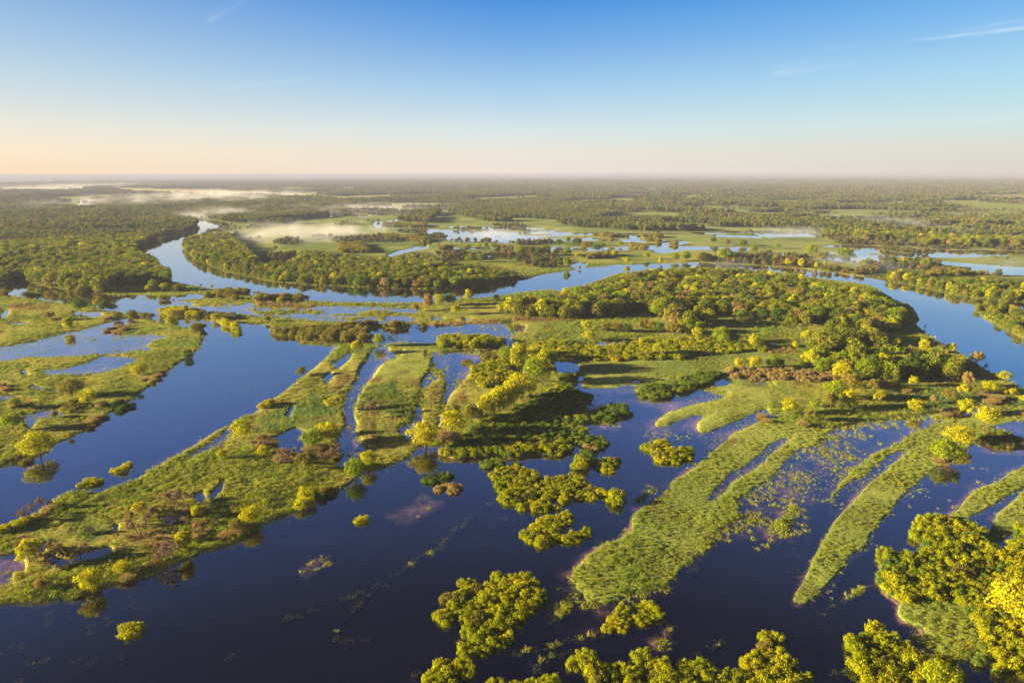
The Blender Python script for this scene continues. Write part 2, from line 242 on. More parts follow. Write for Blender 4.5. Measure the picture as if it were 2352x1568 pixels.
paint(M, "C3 970,1190 1230,1180 1255,1250 1240,1335 1050,1320 1100,1260; C3 690,1000 740,1100 700,1110 ; C3 1150,1120 1260,1100 1290,1150 1180,1180; C2 1190,1480 1280,1470 1260,1540 1180,1540; C1 0,660 80,680 100,760 0,780; B3 680,1170 740,1120 800,1125 700,1190", .43)
# mid and far ground: pools, side arms, lakes
paint(M, """A2 700,500 780,488 1000,498 1200,512 1400,535 1440,560 1300,562 1150,572 1000,556 850,560 740,552 ; A2 215,428 240,462 290,470 300,440 330,425 450,408 560,402 615,388 560,378 575,390 540,400 440,398 300,420 ; A2 320,652 400,622 500,600 590,560 600,605 500,622 350,662 ; A2 600,456 900,468 1200,480 1500,470 1200,462 900,455 ; A2 740,600 950,605 1160,606 1160,613 950,612 740,610 ; A2 1000,478 1050,470 1060,482 ; A2 1440,500 1545,512 1540,520 1440,508 ; A2 1670,526 1770,545 1740,548 ; A2 1970,520 2060,516 2080,570 2200,568 2352,556 A3 80,565 0,582 A2 2100,592 1990,552 ; A2 2130,625 2352,598 A3 40,598 A2 2352,618 2200,640;
A2 1560,720 1640,700 1700,715 1640,745 1590,740; A2 970,660 1110,635 1120,640 1000,665; A2 90,370 200,380 190,395 100,385;
A3 480,470 520,490 620,478 700,498 900,488 1010,540 900,525 700,525 600,532 500,505 ; A3 240,512 560,522 550,535 240,524; A3 590,630 700,636 750,655 650,655 ; A3 1180,620 1300,600 1400,596 1340,630 1240,632 1300,650 1500,648 1700,652 2150,662 1800,668 1400,674 1230,672 1200,650 ; A3 1760,690 2100,718 2352,735 3000,760 3000,850 2352,790 2150,782 1980,762 2000,735 1800,715 ; A3 1300,452 1420,490 1330,482 ; A3 1400,418 1520,430 1420,432 ; A3 2100,630 2300,630 2200,640 ; A3 870,325 1080,322 1000,335; A3 1160,408 1260,400 1240,412; A3 1880,440 1950,432 1940,445;
A1 530,262 650,278 730,285 700,300 550,302 ; A1 40,395 60,380 120,378 100,392 60,402 ; A1 570,418 600,410 650,416 590,425 ; A1 225,468 400,448 420,455 240,478 ; A1 808,385 832,378 832,395 815,397 ; A1 1100,335 1180,330 1200,352 1120,350 ; A1 400,352 500,345 480,360; A1 1740,360 1820,365 1800,380; A1 0,342 50,345 0,352; A1 1540,612 1620,605 1620,615 1550,620; A1 1880,600 1910,590 1900,610; A1 2240,375 2300,385 2250,392; A1 530,424 550,420 545,432; A1 700,345 740,345 720,352""", .05)
paint(M, "A2 740,500 1000,515 1200,535 1400,560 1150,572 1100,552 900,530 760,525 700,515; A2 1040,550 1150,530 1140,545; A2 1230,520 1330,520 1320,545 1200,535", .36)
# low rushes and shrubs thick enough to hide the ground
Tk = np.zeros((RH, RW), np.float32)
paint(Tk, "B2 2007,1085 1900,1080 1800,1100 1750,1130 1600,1260 1500,1320 1460,1360 1560,1395 1900,1385 2007,1400 B3 0,1395 200,1370 350,1380 440,1350 430,1310 520,1280 600,1180 520,1150 600,1110 560,1020 540,985 620,960 630,920 540,885 450,830 400,800 330,850 260,900 180,960 80,980 0,1000; B3 520,730 500,800 460,820 340,790 360,750; B2 1680,700 1800,660 2007,620 2007,800 1850,860 1750,830; B3 130,510 400,488 530,528 700,548 850,510 1100,485 1500,480 1900,505 2007,525 2007,560 1600,588 1400,612 1200,630 900,638 650,635 350,615 320,590; B2 100,430 160,404 300,398 600,388 800,360 890,400 850,440 880,478 700,480 480,466 330,460; B2 1400,505 1500,474 1700,464 1980,492 1900,518 1600,540 1450,530; B3 980,890 1050,840 1240,805 1300,785 1450,730 1620,735 1640,758 1550,808 1400,880 1220,910 1100,940", 1)
paint(Tk, TR, 1)
# ---- tree density, bush density
Wd = np.zeros((RH, RW), np.float32)
LW = LEFT_WOOD.replace('-1300,-400', '-1300,330').replace('1220,-400', '1220,340').replace('1220,200 ', '').replace('1000,922 1150,935 1300,915 1500,925 1720,925 1700,912 1500,888 1280,850', '700,890 900,860 1150,840')
paint(Wd, LW, 1)
PEN = "D 412,572 430,545 500,525 540,540 590,600 660,600 700,575 740,578 800,583 870,592 930,577 990,582 1040,612 1100,606 1150,614 1200,632 1245,634 1250,645 1160,668 1000,680 900,680 780,672 670,664 590,652 505,630 430,600"
paint(Wd, PEN, 1)
EW = "D 1142,722 1160,695 1220,688 1290,676 1350,652 1420,634 1500,622 1600,616 1700,620 1800,630 1900,648 1990,664 2040,692 2090,716 2108,738 2080,752 2040,765 1975,772 1900,745 1850,752 1790,745 1740,735 1640,725 1560,730 1500,725 1480,712 1440,728 1300,735"
paint(Wd, EW, 1)
EW2 = "D 1850,842 1862,800 1900,760 1960,780 2060,795 2090,800 2170,812 2250,852 2250,868 2200,878 2100,872 1990,886 1900,870"
paint(Wd, EW2, .9)
RBW = "A3 1250,785 1500,745 1750,790 2100,800 2352,820 3100,850 3100,1080 2352,1000 2100,970 1780,925 1480,870 1260,820"
paint(Wd, RBW, .9); paint(Wd, R_ISL, .9)
paint(Wd, "B3 1480,300 1560,300 1600,350 1560,400 1300,420 1220,360; B3 20,520 120,520 320,600 300,800 200,800 180,640 60,700 0,760; B2 1800,1080 2007,900 B3 0,760 60,800 60,930 0,970 B2 1900,1060", .6)
# far woods grow by themselves, cleared where the picture shows meadow
farok = np.zeros((RH, RW), np.float32)
paint(farok, "A1 -1300,-400 -1300,350 1220,345 1500,420 1800,440 2352,450 A2 0,440 200,460 560,470 700,350 1000,420 1500,440 1700,480 2352,490 A3 480,470 900,470 1020,530 1300,560 1700,590 2352,600 3100,620 3100,-400", 1)
clear = np.zeros((RH, RW), np.float32)
FIELDS = "A1 700,190 1400,203 2100,238 2352,250 A2 0,245 400,238 700,228 820,236 400,262 0,285 A1 2200,265 1500,240 900,222; A1 -900,125 0,125 370,140 380,152 -900,170; A1 0,195 560,190 600,205 0,215; A3 1930,245 2352,252 3000,262 3000,285 2352,275 2100,262; A3 450,155 740,155 740,168 460,168; A3 2100,455 2300,452 2300,475 2120,475"
paint(clear, FIELDS, 1)
Wf = blur(farok, 3); Wc = blur(clear, 1); Wd = blur(Wd, 2)
Br = np.zeros((RH, RW), np.float32)   # rust coloured reed and bare soil
paint(Br, "A1 1230,225 1900,232 1960,250 1400,258 1230,240; A2 400,238 700,228 820,236 600,250; A3 1930,245 3000,262 3000,285 2100,262; A3 450,150 740,155 740,170 450,168; A3 680,670 900,670 920,695 700,690; B2 1360,350 1600,332 2007,315 2007,332 1650,352 1400,366; B3 0,290 500,310 480,330 0,320; B4 0,440 200,455 200,480 0,480; B4 0,530 230,545 240,580 0,580; B4 1260,470 1380,510 1370,525 1250,520; B2 0,150 520,205 380,225 0,200; B1 60,200 400,195 370,235 60,230; B1 860,330 1090,325 960,410 820,400; B4 1020,860 1190,860 1180,900 1030,890; B4 0,1060 90,1040 60,1080; A3 680,670 900,670 920,695 700,690", 1)
paint(Br, "C1 220,380 420,240 440,200 370,200 200,370; C1 950,420 1300,380 1260,620 1000,500; C1 1480,330 1620,330 1600,450 1500,480; B2 560,880 680,740 760,760 640,900; B2 1360,860 1430,840 1430,960 1370,980; B2 1540,960 1640,850 1650,940 1560,1010; B2 850,1080 880,1080 1010,1350 900,1280; B2 1010,780 1130,780 1100,800", .8)
paint(Br, "B3 1370,500 1520,490 1560,540 1400,560; B4 560,1150 640,1090 700,1090 650,1140", .8)
Br = blur(Br, 3)
Dk = np.zeros((RH, RW), np.float32)   # broad-leaved herbs, deeper green
paint(Dk, "C1 450,330 600,280 800,330 860,420 700,500 560,440; B2 0,1100 300,950 500,900 640,1000 640,1130 400,1180 100,1200; B2 830,860 1100,800 1160,1000 1150,1100 850,1050; B2 1170,1000 1290,750 1330,760 1250,1060 1150,1080; B3 520,660 900,640 1600,600 1640,730 900,770 600,740; B4 700,880 1500,800 2007,900 2007,1000 1000,1020; B3 680,270 1080,290 1000,310; B4 0,370 260,380 240,440 0,430", 1)
Dk = blur(Dk, 5)

MB = .5*blur(M, 1)+.5*blur(M, 5); kf = np.clip((np.arange(RH)[:, None]+V0-600)/60, 0, 1); MB = MB*kf+blur(M, 1)*(1-kf)
MS = blur(M, 13); MW = blur(M, 20); M8 = blur(M, 8)
Fr = np.zeros((RH, RW), np.float32)    # gently shelving shores where grass tips stand in the water
paint(Fr, "D 1380,860 1760,800 2500,900 2500,1240 2150,1200 2060,1160 1980,1290 1900,1400 1820,1420 1560,1330 1440,1440 1240,1440 1290,1260 1420,1200 1440,1040 1340,980 1350,900; B2 780,540 1800,560 1700,1250 640,1400 680,900; B1 -1000,100 1500,100 1450,560 1100,950 800,1060 -1000,1200; B3 480,640 2007,640 2007,860 1500,900 900,920 480,860; B2 0,180 2007,180 2007,400 B3 600,300 1000,500 700,560 0,530 B2 900,500 700,380 0,340; B1 1000,1400 1850,1080 1850,1300 1500,1500; C4 1750,400 2000,300 1979,560 1700,560; C4 980,920 1700,1100 1500,1500 1000,1250", 1)
Fr = blur(Fr, 12); Fr[:, :int(700-U0)] *= .35; Fr[:int(770-V0)] *= .6
Sm = np.zeros((RH, RW), np.float32)   # evenly mown-looking flooded grass
paint(Sm, F5, 1); paint(Sm, F6, 1); paint(Sm, "B3 480,640 2007,560 2007,1130 1100,1200 480,860; B4 1850,1400 2700,700 2700,1568 C4 2600,0 1979,400 1600,560 1380,280; C4 980,920 1120,935 1450,960 1700,1120 1660,1320 1450,1460 1000,1250; B2 820,520 1450,520 1320,760 860,780", 1)
Sm = blur(Sm, 4)
St = np.zeros((RH, RW), np.float32)
for s_, w_ in STR: paint(St, thick(s_, w_), 1)
St = blur(St, 2)
Ng = np.zeros((RH, RW), np.float32); [paint(Ng, p_, 1) for p_ in (PEN, EW, RBW, EW2)]
Rt = np.zeros((RH, RW), np.float32)
for s_ in ("B1 1455,415 1478,465 1440,520 1380,580 1320,625 1220,675 1150,702", "B1 1050,735 900,752 780,765 700,762", "B1 425,900 425,945 400,975 340,1005", "B1 60,1165 0,1205 -60,1230", "B3 1760,605 1700,660 1650,720", "B3 1735,600 1670,665 1620,700", "C3 575,920 620,860 650,770 760,690 860,610", "C3 1280,60 1270,110 1220,210 1130,360 1020,470 900,600", "C1 180,450 300,380 480,290 640,190"):
    paint(Rt, thick(s_, 2.6), 1)
Rt = blur(Rt, 1)
Pz = np.zeros((RH, RW), np.float32)
paint(Pz, "A2 560,470 900,480 1200,490 1500,480 1600,500 2352,500 A3 480,480 900,540 1200,580 1700,610 3100,640 3100,740 1700,680 1400,700 1200,760 900,700 0,680 A2 1900,700 1350,740 1000,590 700,600", 1)
def sstep(a, b, x):
    t = np.clip((x-a)/(b-a), 0, 1); return t*t*(3-2*t)
VH0 = None
def horizon_v(u):
    # row where the ray is horizontal
    a = R3[2, 0]*(u-1176)/FPX - R3[2, 2]; return 784+a/R3[2, 1]*FPX
def cover(x, y, u=None, v=None):
    """noisy cover value at ground points and the woods density"""
    if u is None: u, v, _ = proj(x, y)
    d = np.hypot(x, y); px = np.clip(d*d/(CAM_H*FPX)*1.2, d/FPX*1.5, 60)
    fz = np.clip(samp(Fr, u, v)*1.2, 0, 1)*sstep(740, 800, v); m = samp(MB, u, v)*(1-.8*fz)+.8*fz*samp(M8, u, v)
    m = m+.11*fz*sstep(.12, .4, m)*sstep(.9, .6, m)*sstep(850, 950, v)
    amp = .13+(.10+.22*fz)*sstep(.2, .45, m)*(1-sstep(.60, .82, m))
    px2 = np.maximum(d/FPX*2.0, px*.35)
    m = m+amp*fbm(x, y, (24, 11, 5, 2.4, 1.2), px2, 3)
    pz = samp(Pz, u, v); pool = vn(x/210+.3*y/90, y/75, 41)+.5*vn(x/70, y/34, 42); m = m-.75*pz*sstep(.14, .22, pool)
    wn = fbm(x, y, (420, 170, 70), px*.1, 31)
    wood = np.maximum(samp(Wd, u, v), samp(Wf, u, v)*sstep(-.22, -.13, wn))*(1-samp(Wc, u, v))
    wood = wood*sstep(.55, .75, samp(MB, u, v))*(1-.95*sstep(.24, .32, vn(x/170+.2*y/60, y/58, 47))*sstep(650, 900, d)*(1-samp(Ng, u, v)))
    return m, wood, u, v, d, px
# ------------------------------------------------------------------ ground sheet
us = np.arange(-400, 2760, 2.7)
ts = [1.9]; 
while ts[-1] < 1360: ts.append(ts[-1]+min(2.5, .7+ts[-1]*.006))
ts = np.array(ts)
UU, TT = np.meshgrid(us, ts); VV = TT+horizon_v(UU)
X, Y = ground(UU, VV)
m, wood, _, _, D, PX = cover(X, Y, UU, VV)
Mr = samp(MB, UU, VV)
farw = sstep(3500, 6500, D)
land = sstep(.47, .56, m)
Z = np.tanh((m-.5)*2.2)*.32; Z = np.where(Z < 0, Z*4.5, Z)
Z = Z+land*(.26*(1-.75*samp(Sm, UU, VV))*sstep(.52, .75, m)*(fbm(X, Y, (7, 3.2, 1.6), PX*.4, 51)+.35))*(1-farw)
bank = sstep(.8, 1.0, Mr); Z = Z+bank*.35*(1+vn(X/60, Y/60, 5))
can = wood*farw
Z = Z+can*(9+5*fbm(X, Y, (300, 90, 40), PX*.1, 61))
dk = samp(Dk, UU, VV); br = samp(Br, UU, VV); fl = samp(Wc, UU, VV); farg = sstep(850, 1300, D)[..., None]
n1 = fbm(X, Y, (60, 22, 8, 3), PX*.5, 71)[..., None]; n2 = fbm(X, Y, (14, 5, 2, 1), PX*.5, 81)[..., None]
n3 = fbm(X, Y, (900, 300, 120), PX*.1, 83)[..., None]
def c3(*a): return np.array(a)
gA, gB, gD = c3(.165, .225, .042), c3(.315, .29, .065), c3(.075, .145, .045)
t_ = np.clip(.42+n1*2.0+n2*.8, 0, 1)
colr = gA*(1-t_)+gB*t_
k_ = np.clip(dk[..., None]*.75+n2*1.3-.12, 0, 1); colr = colr*(1-k_)+gD*k_
k_ = np.clip((-n2-.2)*3.5, 0, .75); colr = colr*(1-k_)+c3(.15, .095, .045)*k_
k_ = np.clip(br[..., None]*.8+n2*.7*sstep(.05, .3, br)[..., None], 0, 1); colr = colr*(1-k_)+c3(.21, .115, .055)*k_
k_ = (fl*(1-br))[..., None]; colr = colr*(1-k_)+(c3(.44, .37, .19)*(1+n3*.5))*k_
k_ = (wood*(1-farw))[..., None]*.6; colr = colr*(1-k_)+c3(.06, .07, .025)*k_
k_ = can[..., None]; colr = colr*(1-k_)+(c3(.050, .070, .030)*(1+n3*1.6))*k_
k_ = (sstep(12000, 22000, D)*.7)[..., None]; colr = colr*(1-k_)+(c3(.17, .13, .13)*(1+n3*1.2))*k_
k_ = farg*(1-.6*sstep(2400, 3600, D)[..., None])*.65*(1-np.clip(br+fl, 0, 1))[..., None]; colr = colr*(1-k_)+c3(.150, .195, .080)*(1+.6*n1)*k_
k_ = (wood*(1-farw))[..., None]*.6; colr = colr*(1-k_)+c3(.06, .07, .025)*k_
k_ = can[..., None]; colr = colr*(1-k_)+(c3(.050, .070, .030)*(1+n3*1.6))*k_
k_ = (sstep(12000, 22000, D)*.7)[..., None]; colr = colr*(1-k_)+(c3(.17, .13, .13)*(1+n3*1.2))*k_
wl_ = sstep(1250, 950, UU+ (VV-1000)*.3)*sstep(880, 1000, VV); k_ = (wl_*(1-np.clip(dk, 0, 1)))[..., None]*np.clip(.45+n2*1.5, 0, .8); colr = colr*(1-k_)+c3(.265, .215, .055)*k_
rt = samp(Rt, UU, VV)[..., None]*.8; colr = colr*(1-rt)+c3(.07, .085, .035)*rt
sm = samp(Sm, UU, VV)[..., None]; k_ = sm*.6*(1-np.clip(wood*2, 0, 1))[..., None]; colr = colr*(1-k_)+(c3(.26, .30, .07)*(1+.6*n2+.5*n1))*k_
# bed under the water: dark silt with drowned brown grass in the shallows
ms = samp(MS, UU, VV)+.10*fbm(X, Y, (24, 11, 5, 2.4), PX*.5, 3); fr = samp(Fr, UU, VV); sh = (np.maximum(sstep(.10, .42, ms)*sstep(.06, .3, m), fr*sstep(.05, .33, samp(MW, UU, VV)+.25*n1[..., 0])))[..., None]
rim = sstep(.30, .44, m)[..., None]; bed = c3(.006, .007, .016)*(1-sh)+((c3(.31, .18, .165)*(1-rim)+c3(.12, .10, .06)*rim)*(1+n2*1.6))*sh
em = (sstep(.36, .50, m)*sstep(.3, .5, ms)*.7)[..., None]; bed = bed*(1-em)+c3(.11, .12, .04)*em
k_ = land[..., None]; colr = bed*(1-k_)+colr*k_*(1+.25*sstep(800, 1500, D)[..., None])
colr = np.clip(colr, .001, 1)
def grid_mesh(name, X, Y, Z, col):
    r, c = X.shape; me = bpy.data.meshes.new(name); n = r*c
    me.vertices.add(n); me.vertices.foreach_set('co', np.stack([X, Y, Z], -1).astype(np.float32).ravel())
    i = np.arange(r-1)[:, None]*c+np.arange(c-1)[None, :]; q = np.stack([i, i+c, i+c+1, i+1], -1).reshape(-1)
    f = (r-1)*(c-1); me.loops.add(f*4); me.loops.foreach_set('vertex_index', q.astype(np.int32))
    me.polygons.add(f); me.polygons.foreach_set('loop_start', np.arange(0, f*4, 4, dtype=np.int32)); me.polygons.foreach_set('use_smooth', np.ones(f, bool))
    me.update(calc_edges=True)
    a = me.color_attributes.new('cover', 'FLOAT_COLOR', 'POINT')
    a.data.foreach_set('color', np.concatenate([col, np.ones(col.shape[:-1]+(1,))], -1).astype(np.float32).ravel())
    return me
def newmat(name):
    m_ = bpy.data.materials.new(name); m_.use_nodes = True; nt = m_.node_tree; nt.nodes.clear(); return m_, nt.nodes, nt.links
def groundmat():
    m_, n, l = newmat('meadow_ground'); o = n.new('ShaderNodeOutputMaterial'); b = n.new('ShaderNodeBsdfDiffuse')
    a = n.new('ShaderNodeAttribute'); a.attribute_name = 'cover'; g = n.new('ShaderNodeNewGeometry')
    z = n.new('ShaderNodeTexNoise'); z.inputs['Scale'].default_value = .9; z.inputs['Detail'].default_value = 6; z.inputs['Roughness'].default_value = .7
    l.new(g.outputs['Position'], z.inputs['Vector'])
    mr = n.new('ShaderNodeMapRange'); mr.inputs['From Min'].default_value = .3; mr.inputs['From Max'].default_value = .7; mr.inputs['To Min'].default_value = .45; mr.inputs['To Max'].default_value = 1.5
    l.new(z.outputs[0], mr.inputs['Value']); v = n.new('ShaderNodeVectorMath'); v.operation = 'SCALE'
    l.new(a.outputs['Color'], v.inputs[0]); l.new(mr.outputs[0], v.inputs['Scale']); l.new(v.outputs[0], b.inputs['Color'])
    bp = n.new('ShaderNodeBump'); bp.inputs['Strength'].default_value = .6; bp.inputs['Distance'].default_value = .5
    l.new(z.outputs[0], bp.inputs['Height']); l.new(bp.outputs[0], b.inputs['Normal'])
    l.new(b.outputs[0], o.inputs[0]); return m_
def add(name, me, mat=None, parent=None, **props):
    o = bpy.data.objects.new(name, me); COL.objects.link(o)
    if mat and me: me.materials.append(mat)
    if parent: o.parent = parent
    for k, v in props.items(): o[k] = v
    return o
gm = groundmat()
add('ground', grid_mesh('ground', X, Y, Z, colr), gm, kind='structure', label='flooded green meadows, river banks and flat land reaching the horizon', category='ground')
def disc(name, r, z, r0=0.0, seg=96):
    me = bpy.data.meshes.new(name); vs = [(0, 0, z)]+[(r*math.sin(2*math.pi*i/seg), r*math.cos(2*math.pi*i/seg), z) for i in range(seg)]
    me.from_pydata(vs, [], [(0, 1+(i+1) % seg, 1+i) for i in range(seg)]); me.update(); return me
bm_, n, l = newmat('river_silt'); o_ = n.new('ShaderNodeOutputMaterial'); b_ = n.new('ShaderNodeBsdfDiffuse'); b_.inputs[0].default_value = (.02, .02, .022, 1); l.new(b_.outputs[0], o_.inputs[0])
add('riverbed', disc('riverbed', 105000, -3.2), bm_, kind='structure', label='dark silt bed below the flood water', category='riverbed')
def watermat():
    m_, n, l = newmat('still_water'); o = n.new('ShaderNodeOutputMaterial')
    t = n.new('ShaderNodeBsdfTransparent'); t.inputs[0].default_value = (.90, .84, .92, 1)
    g = n.new('ShaderNodeBsdfGlossy'); g.inputs['Roughness'].default_value = .025; g.inputs['Color'].default_value = (.93, .95, 1, 1)
    lw = n.new('ShaderNodeLayerWeight'); lw.inputs['Blend'].default_value = .5
    pw = n.new('ShaderNodeMath'); pw.operation = 'POWER'; l.new(lw.outputs['Facing'], pw.inputs[0]); pw.inputs[1].default_value = 2.1
    f = n.new('ShaderNodeMath'); f.operation = 'MULTIPLY_ADD'; l.new(pw.outputs[0], f.inputs[0]); f.inputs[1].default_value = .96; f.inputs[2].default_value = .02
    ge = n.new('ShaderNodeNewGeometry'); z = n.new('ShaderNodeTexNoise'); z.inputs['Scale'].default_value = .35; z.inputs['Detail'].default_value = 4
    l.new(ge.outputs['Position'], z.inputs['Vector']); bp = n.new('ShaderNodeBump'); bp.inputs['Strength'].default_value = .025; bp.inputs['Distance'].default_value = .1
    l.new(z.outputs[0], bp.inputs['Height']); l.new(bp.outputs[0], g.inputs['Normal'])
    mx = n.new('ShaderNodeMixShader'); l.new(f.outputs[0], mx.inputs[0]); l.new(t.outputs[0], mx.inputs[1]); l.new(g.outputs[0], mx.inputs[2])
    l.new(mx.outputs[0], o.inputs[0]); return m_
add('water', disc('water', 105000, 0.0), watermat(), kind='structure', label='still dark blue flood water of the river and its side arms', category='water')

# ------------------------------------------------------------------ foliage materials and meshes
def leafmat(name, c, c2, var=.35, transl=.38, nsc=.035):
    m_, n, l = newmat(name); o = n.new('ShaderNodeOutputMaterial'); d = n.new('ShaderNodeBsdfDiffuse'); t = n.new('ShaderNodeBsdfTranslucent'); mx = n.new('ShaderNodeMixShader'); mx.inputs[0].default_value = transl
    oi = n.new('ShaderNodeObjectInfo'); at = n.new('ShaderNodeAttribute'); at.attribute_name = 'tone'
    ge = n.new('ShaderNodeNewGeometry'); z = n.new('ShaderNodeTexNoise'); z.inputs['Scale'].default_value = nsc; z.inputs['Detail'].default_value = 3; l.new(ge.outputs['Position'], z.inputs['Vector'])
    a1 = n.new('ShaderNodeMath'); a1.operation = 'MULTIPLY_ADD'; l.new(z.outputs[0], a1.inputs[0]); a1.inputs[1].default_value = 1.6; a1.inputs[2].default_value = -.55
    a2 = n.new('ShaderNodeMath'); a2.operation = 'MULTIPLY_ADD'; l.new(oi.outputs['Random'], a2.inputs[0]); a2.inputs[1].default_value = .5; l.new(a1.outputs[0], a2.inputs[2]); a2.use_clamp = True
    mc = n.new('ShaderNodeMix'); mc.data_type = 'RGBA'; l.new(a2.outputs[0], mc.inputs[0]); mc.inputs[6].default_value = (*c, 1); mc.inputs[7].default_value = (*c2, 1)
    mr = n.new('ShaderNodeMapRange'); l.new(at.outputs['Fac'], mr.inputs['Value']); mr.inputs['To Min'].default_value = 1-var; mr.inputs['To Max'].default_value = 1+var
    v = n.new('ShaderNodeVectorMath'); v.operation = 'SCALE'; l.new(mc.outputs[2], v.inputs[0]); l.new(mr.outputs[0], v.inputs['Scale'])
    l.new(v.outputs[0], d.inputs[0]); l.new(v.outputs[0], t.inputs[0]); l.new(d.outputs[0], mx.inputs[1]); l.new(t.outputs[0], mx.inputs[2]); l.new(mx.outputs[0], o.inputs[0])
    return m_
LM = {'g': leafmat('leaves_spring_green', (.14, .225, .006), (.28, .30, .006)), 'y': leafmat('leaves_yellow_green', (.33, .34, .005), (.45, .40, .005)),
      'o': leafmat('leaves_olive', (.17, .165, .022), (.25, .21, .035)), 'd': leafmat('leaves_dark_green', (.060, .115, .012), (.11, .155, .015)),
      'p': leafmat('leaves_rusty', (.30, .19, .075), (.30, .22, .06)), 'w': leafmat('leaves_willow', (.36, .36, .008), (.44, .40, .012)),
      'f': leafmat('leaves_woodland', (.095, .150, .010), (.25, .225, .015)), 's': leafmat('leaves_bush', (.215, .265, .005), (.39, .355, .005)),
      'k': leafmat('leaves_reed_green', (.085, .155, .022), (.18, .225, .022)), 'n': leafmat('leaves_brown_bush', (.27, .20, .10), (.36, .27, .08)),
      'r': leafmat('grass_fresh', (.19, .29, .025), (.37, .35, .038)), 'h': leafmat('herb_green', (.14, .21, .035), (.27, .29, .04)), 'e': leafmat('floating_leaves', (.30, .28, .05), (.24, .25, .04)), 'q': leafmat('old_reed', (.34, .22, .12), (.30, .22, .09)),
      'F': leafmat('leaves_far_wood', (.045, .080, .018), (.17, .145, .035), .35, .3, .006), 'G': leafmat('leaves_far_rusty', (.10, .095, .035), (.20, .13, .06), .35, .3, .006),
      'b': leafmat('bare_twigs', (.36, .25, .17), (.30, .21, .12), .3, 0)}
def barkmat():
    m_, n, l = newmat('bark'); o = n.new('ShaderNodeOutputMaterial'); d = n.new('ShaderNodeBsdfDiffuse'); z = n.new('ShaderNodeTexNoise'); z.inputs['Scale'].default_value = 3
    r = n.new('ShaderNodeValToRGB'); r.color_ramp.elements[0].color = (.05, .035, .025, 1); r.color_ramp.elements[1].color = (.16, .12, .09, 1); l.new(z.outputs[0], r.inputs[0]); l.new(r.outputs[0], d.inputs[0]); l.new(d.outputs[0], o.inputs[0]); return m_
BARK = barkmat()
def quads_mesh(name, V, tone, mat, extra=None):
    """V: (n,4,3) quads"""
    n_ = len(V); me = bpy.data.meshes.new(name); me.vertices.add(n_*4); me.vertices.foreach_set('co', V.astype(np.float32).ravel())
    me.loops.add(n_*4); me.loops.foreach_set('vertex_index', np.arange(n_*4, dtype=np.int32)); me.polygons.add(n_); me.polygons.foreach_set('loop_start', np.arange(0, n_*4, 4, dtype=np.int32))
    me.update(calc_edges=True); a = me.attributes.new('tone', 'FLOAT', 'POINT'); a.data.foreach_set('value', np.repeat(tone, 4).astype(np.float32))
    me.materials.append(mat); return me
def leafquads(C, Nn, size):
    n_ = len(C); Nn = Nn/(np.linalg.norm(Nn, axis=1)[:, None]+1e-9); r = rng.normal(size=(n_, 3)); T = np.cross(Nn, r); T /= np.linalg.norm(T, axis=1)[:, None]+1e-9; B = np.cross(Nn, T)
    s = (size*rng.uniform(.6, 1.3, n_))[:, None]; a = T*s; b = B*s*rng.uniform(.5, .9, n_)[:, None]
    return np.stack([C-a, C-b*.9, C+a, C+b], 1)+rng.normal(size=(n_, 4, 3))*s[:, None]*.12
def lobecloud(lobes, n_, size, inside=.22, jit=.38, zmin=.2):
    L_ = np.array(lobes); p = L_[:, 3]**2; idx = rng.choice(len(L_), n_, p=p/p.sum()); d = rng.normal(size=(n_, 3)); d[:, 2] += .25; d /= np.linalg.norm(d, axis=1)[:, None]
    wsp = np.where(rng.random(n_) < .13, rng.uniform(1.05, 1.4, n_), 1.0)
    rad = L_[idx, 3]*wsp*np.where(rng.random(n_) < inside, rng.uniform(.35, .9, n_), rng.uniform(.80, 1.18, n_)); sq = L_[idx, 4]
    C = L_[idx, :3]+d*rad[:, None]*np.stack([np.ones(n_), np.ones(n_), sq], 1)
    keep = np.ones(n_, bool)
    for j in range(len(L_)):
        q = (C-L_[j, :3])/L_[j, 3]; q[:, 2] /= L_[j, 4]; keep &= (np.linalg.norm(q, axis=1) > .62) | (idx == j) & (rng.random(n_) < .9)
    keep &= C[:, 2] > zmin
    C = C[keep]; d = d[keep]; tone = np.clip(.5+rng.normal(size=len(C))*.22+(h2(idx[keep], idx[keep]*3, 9)-.5)*.5, 0, 1)
    return leafquads(C, d+rng.normal(size=C.shape)*jit, size), tone
def dome_lobes(W, H, zb, nl, r, flat=.85, rough=.2):
    """lobes spread over an egg-shaped crown, width W, from zb to H"""
    out = []; a = W/2-r*.75; c = (H-zb)/2; zc = (H+zb)/2
    for i in range(nl):
        k = (i+.5)/nl; z = 1-1.75*k; ph = i*2.39996+rng.normal()*.25; rr = math.sqrt(max(0, 1-z*z))
        q = 1+rng.normal()*rough; rl = r*rng.uniform(.6, 1.35)
        out.append((a*rr*math.cos(ph)*q, a*rr*math.sin(ph)*q, zc+(c-rl*.7)*z*min(q, 1.08), rl, flat))
    out.append((0, 0, zc, min(a, c)*.8, .9)); return out
def tubes(segs, sides=6):
    """segs: list of (p0,p1,r0,r1) -> quads array"""
    out = []
    for p0, p1, r0, r1 in segs:
        p0 = np.array(p0, float); p1 = np.array(p1, float); d = p1-p0; d /= np.linalg.norm(d)+1e-9
        a = np.cross(d, [.3, .8, .52]); a /= np.linalg.norm(a); b = np.cross(d, a); th = np.linspace(0, 2*math.pi, sides+1)
        ring = np.cos(th)[:, None]*a+np.sin(th)[:, None]*b
        out.append(np.stack([p0+ring[:-1]*r0, p0+ring[1:]*r0, p1+ring[1:]*r1, p1+ring[:-1]*r1], 1))
    return np.concatenate(out)
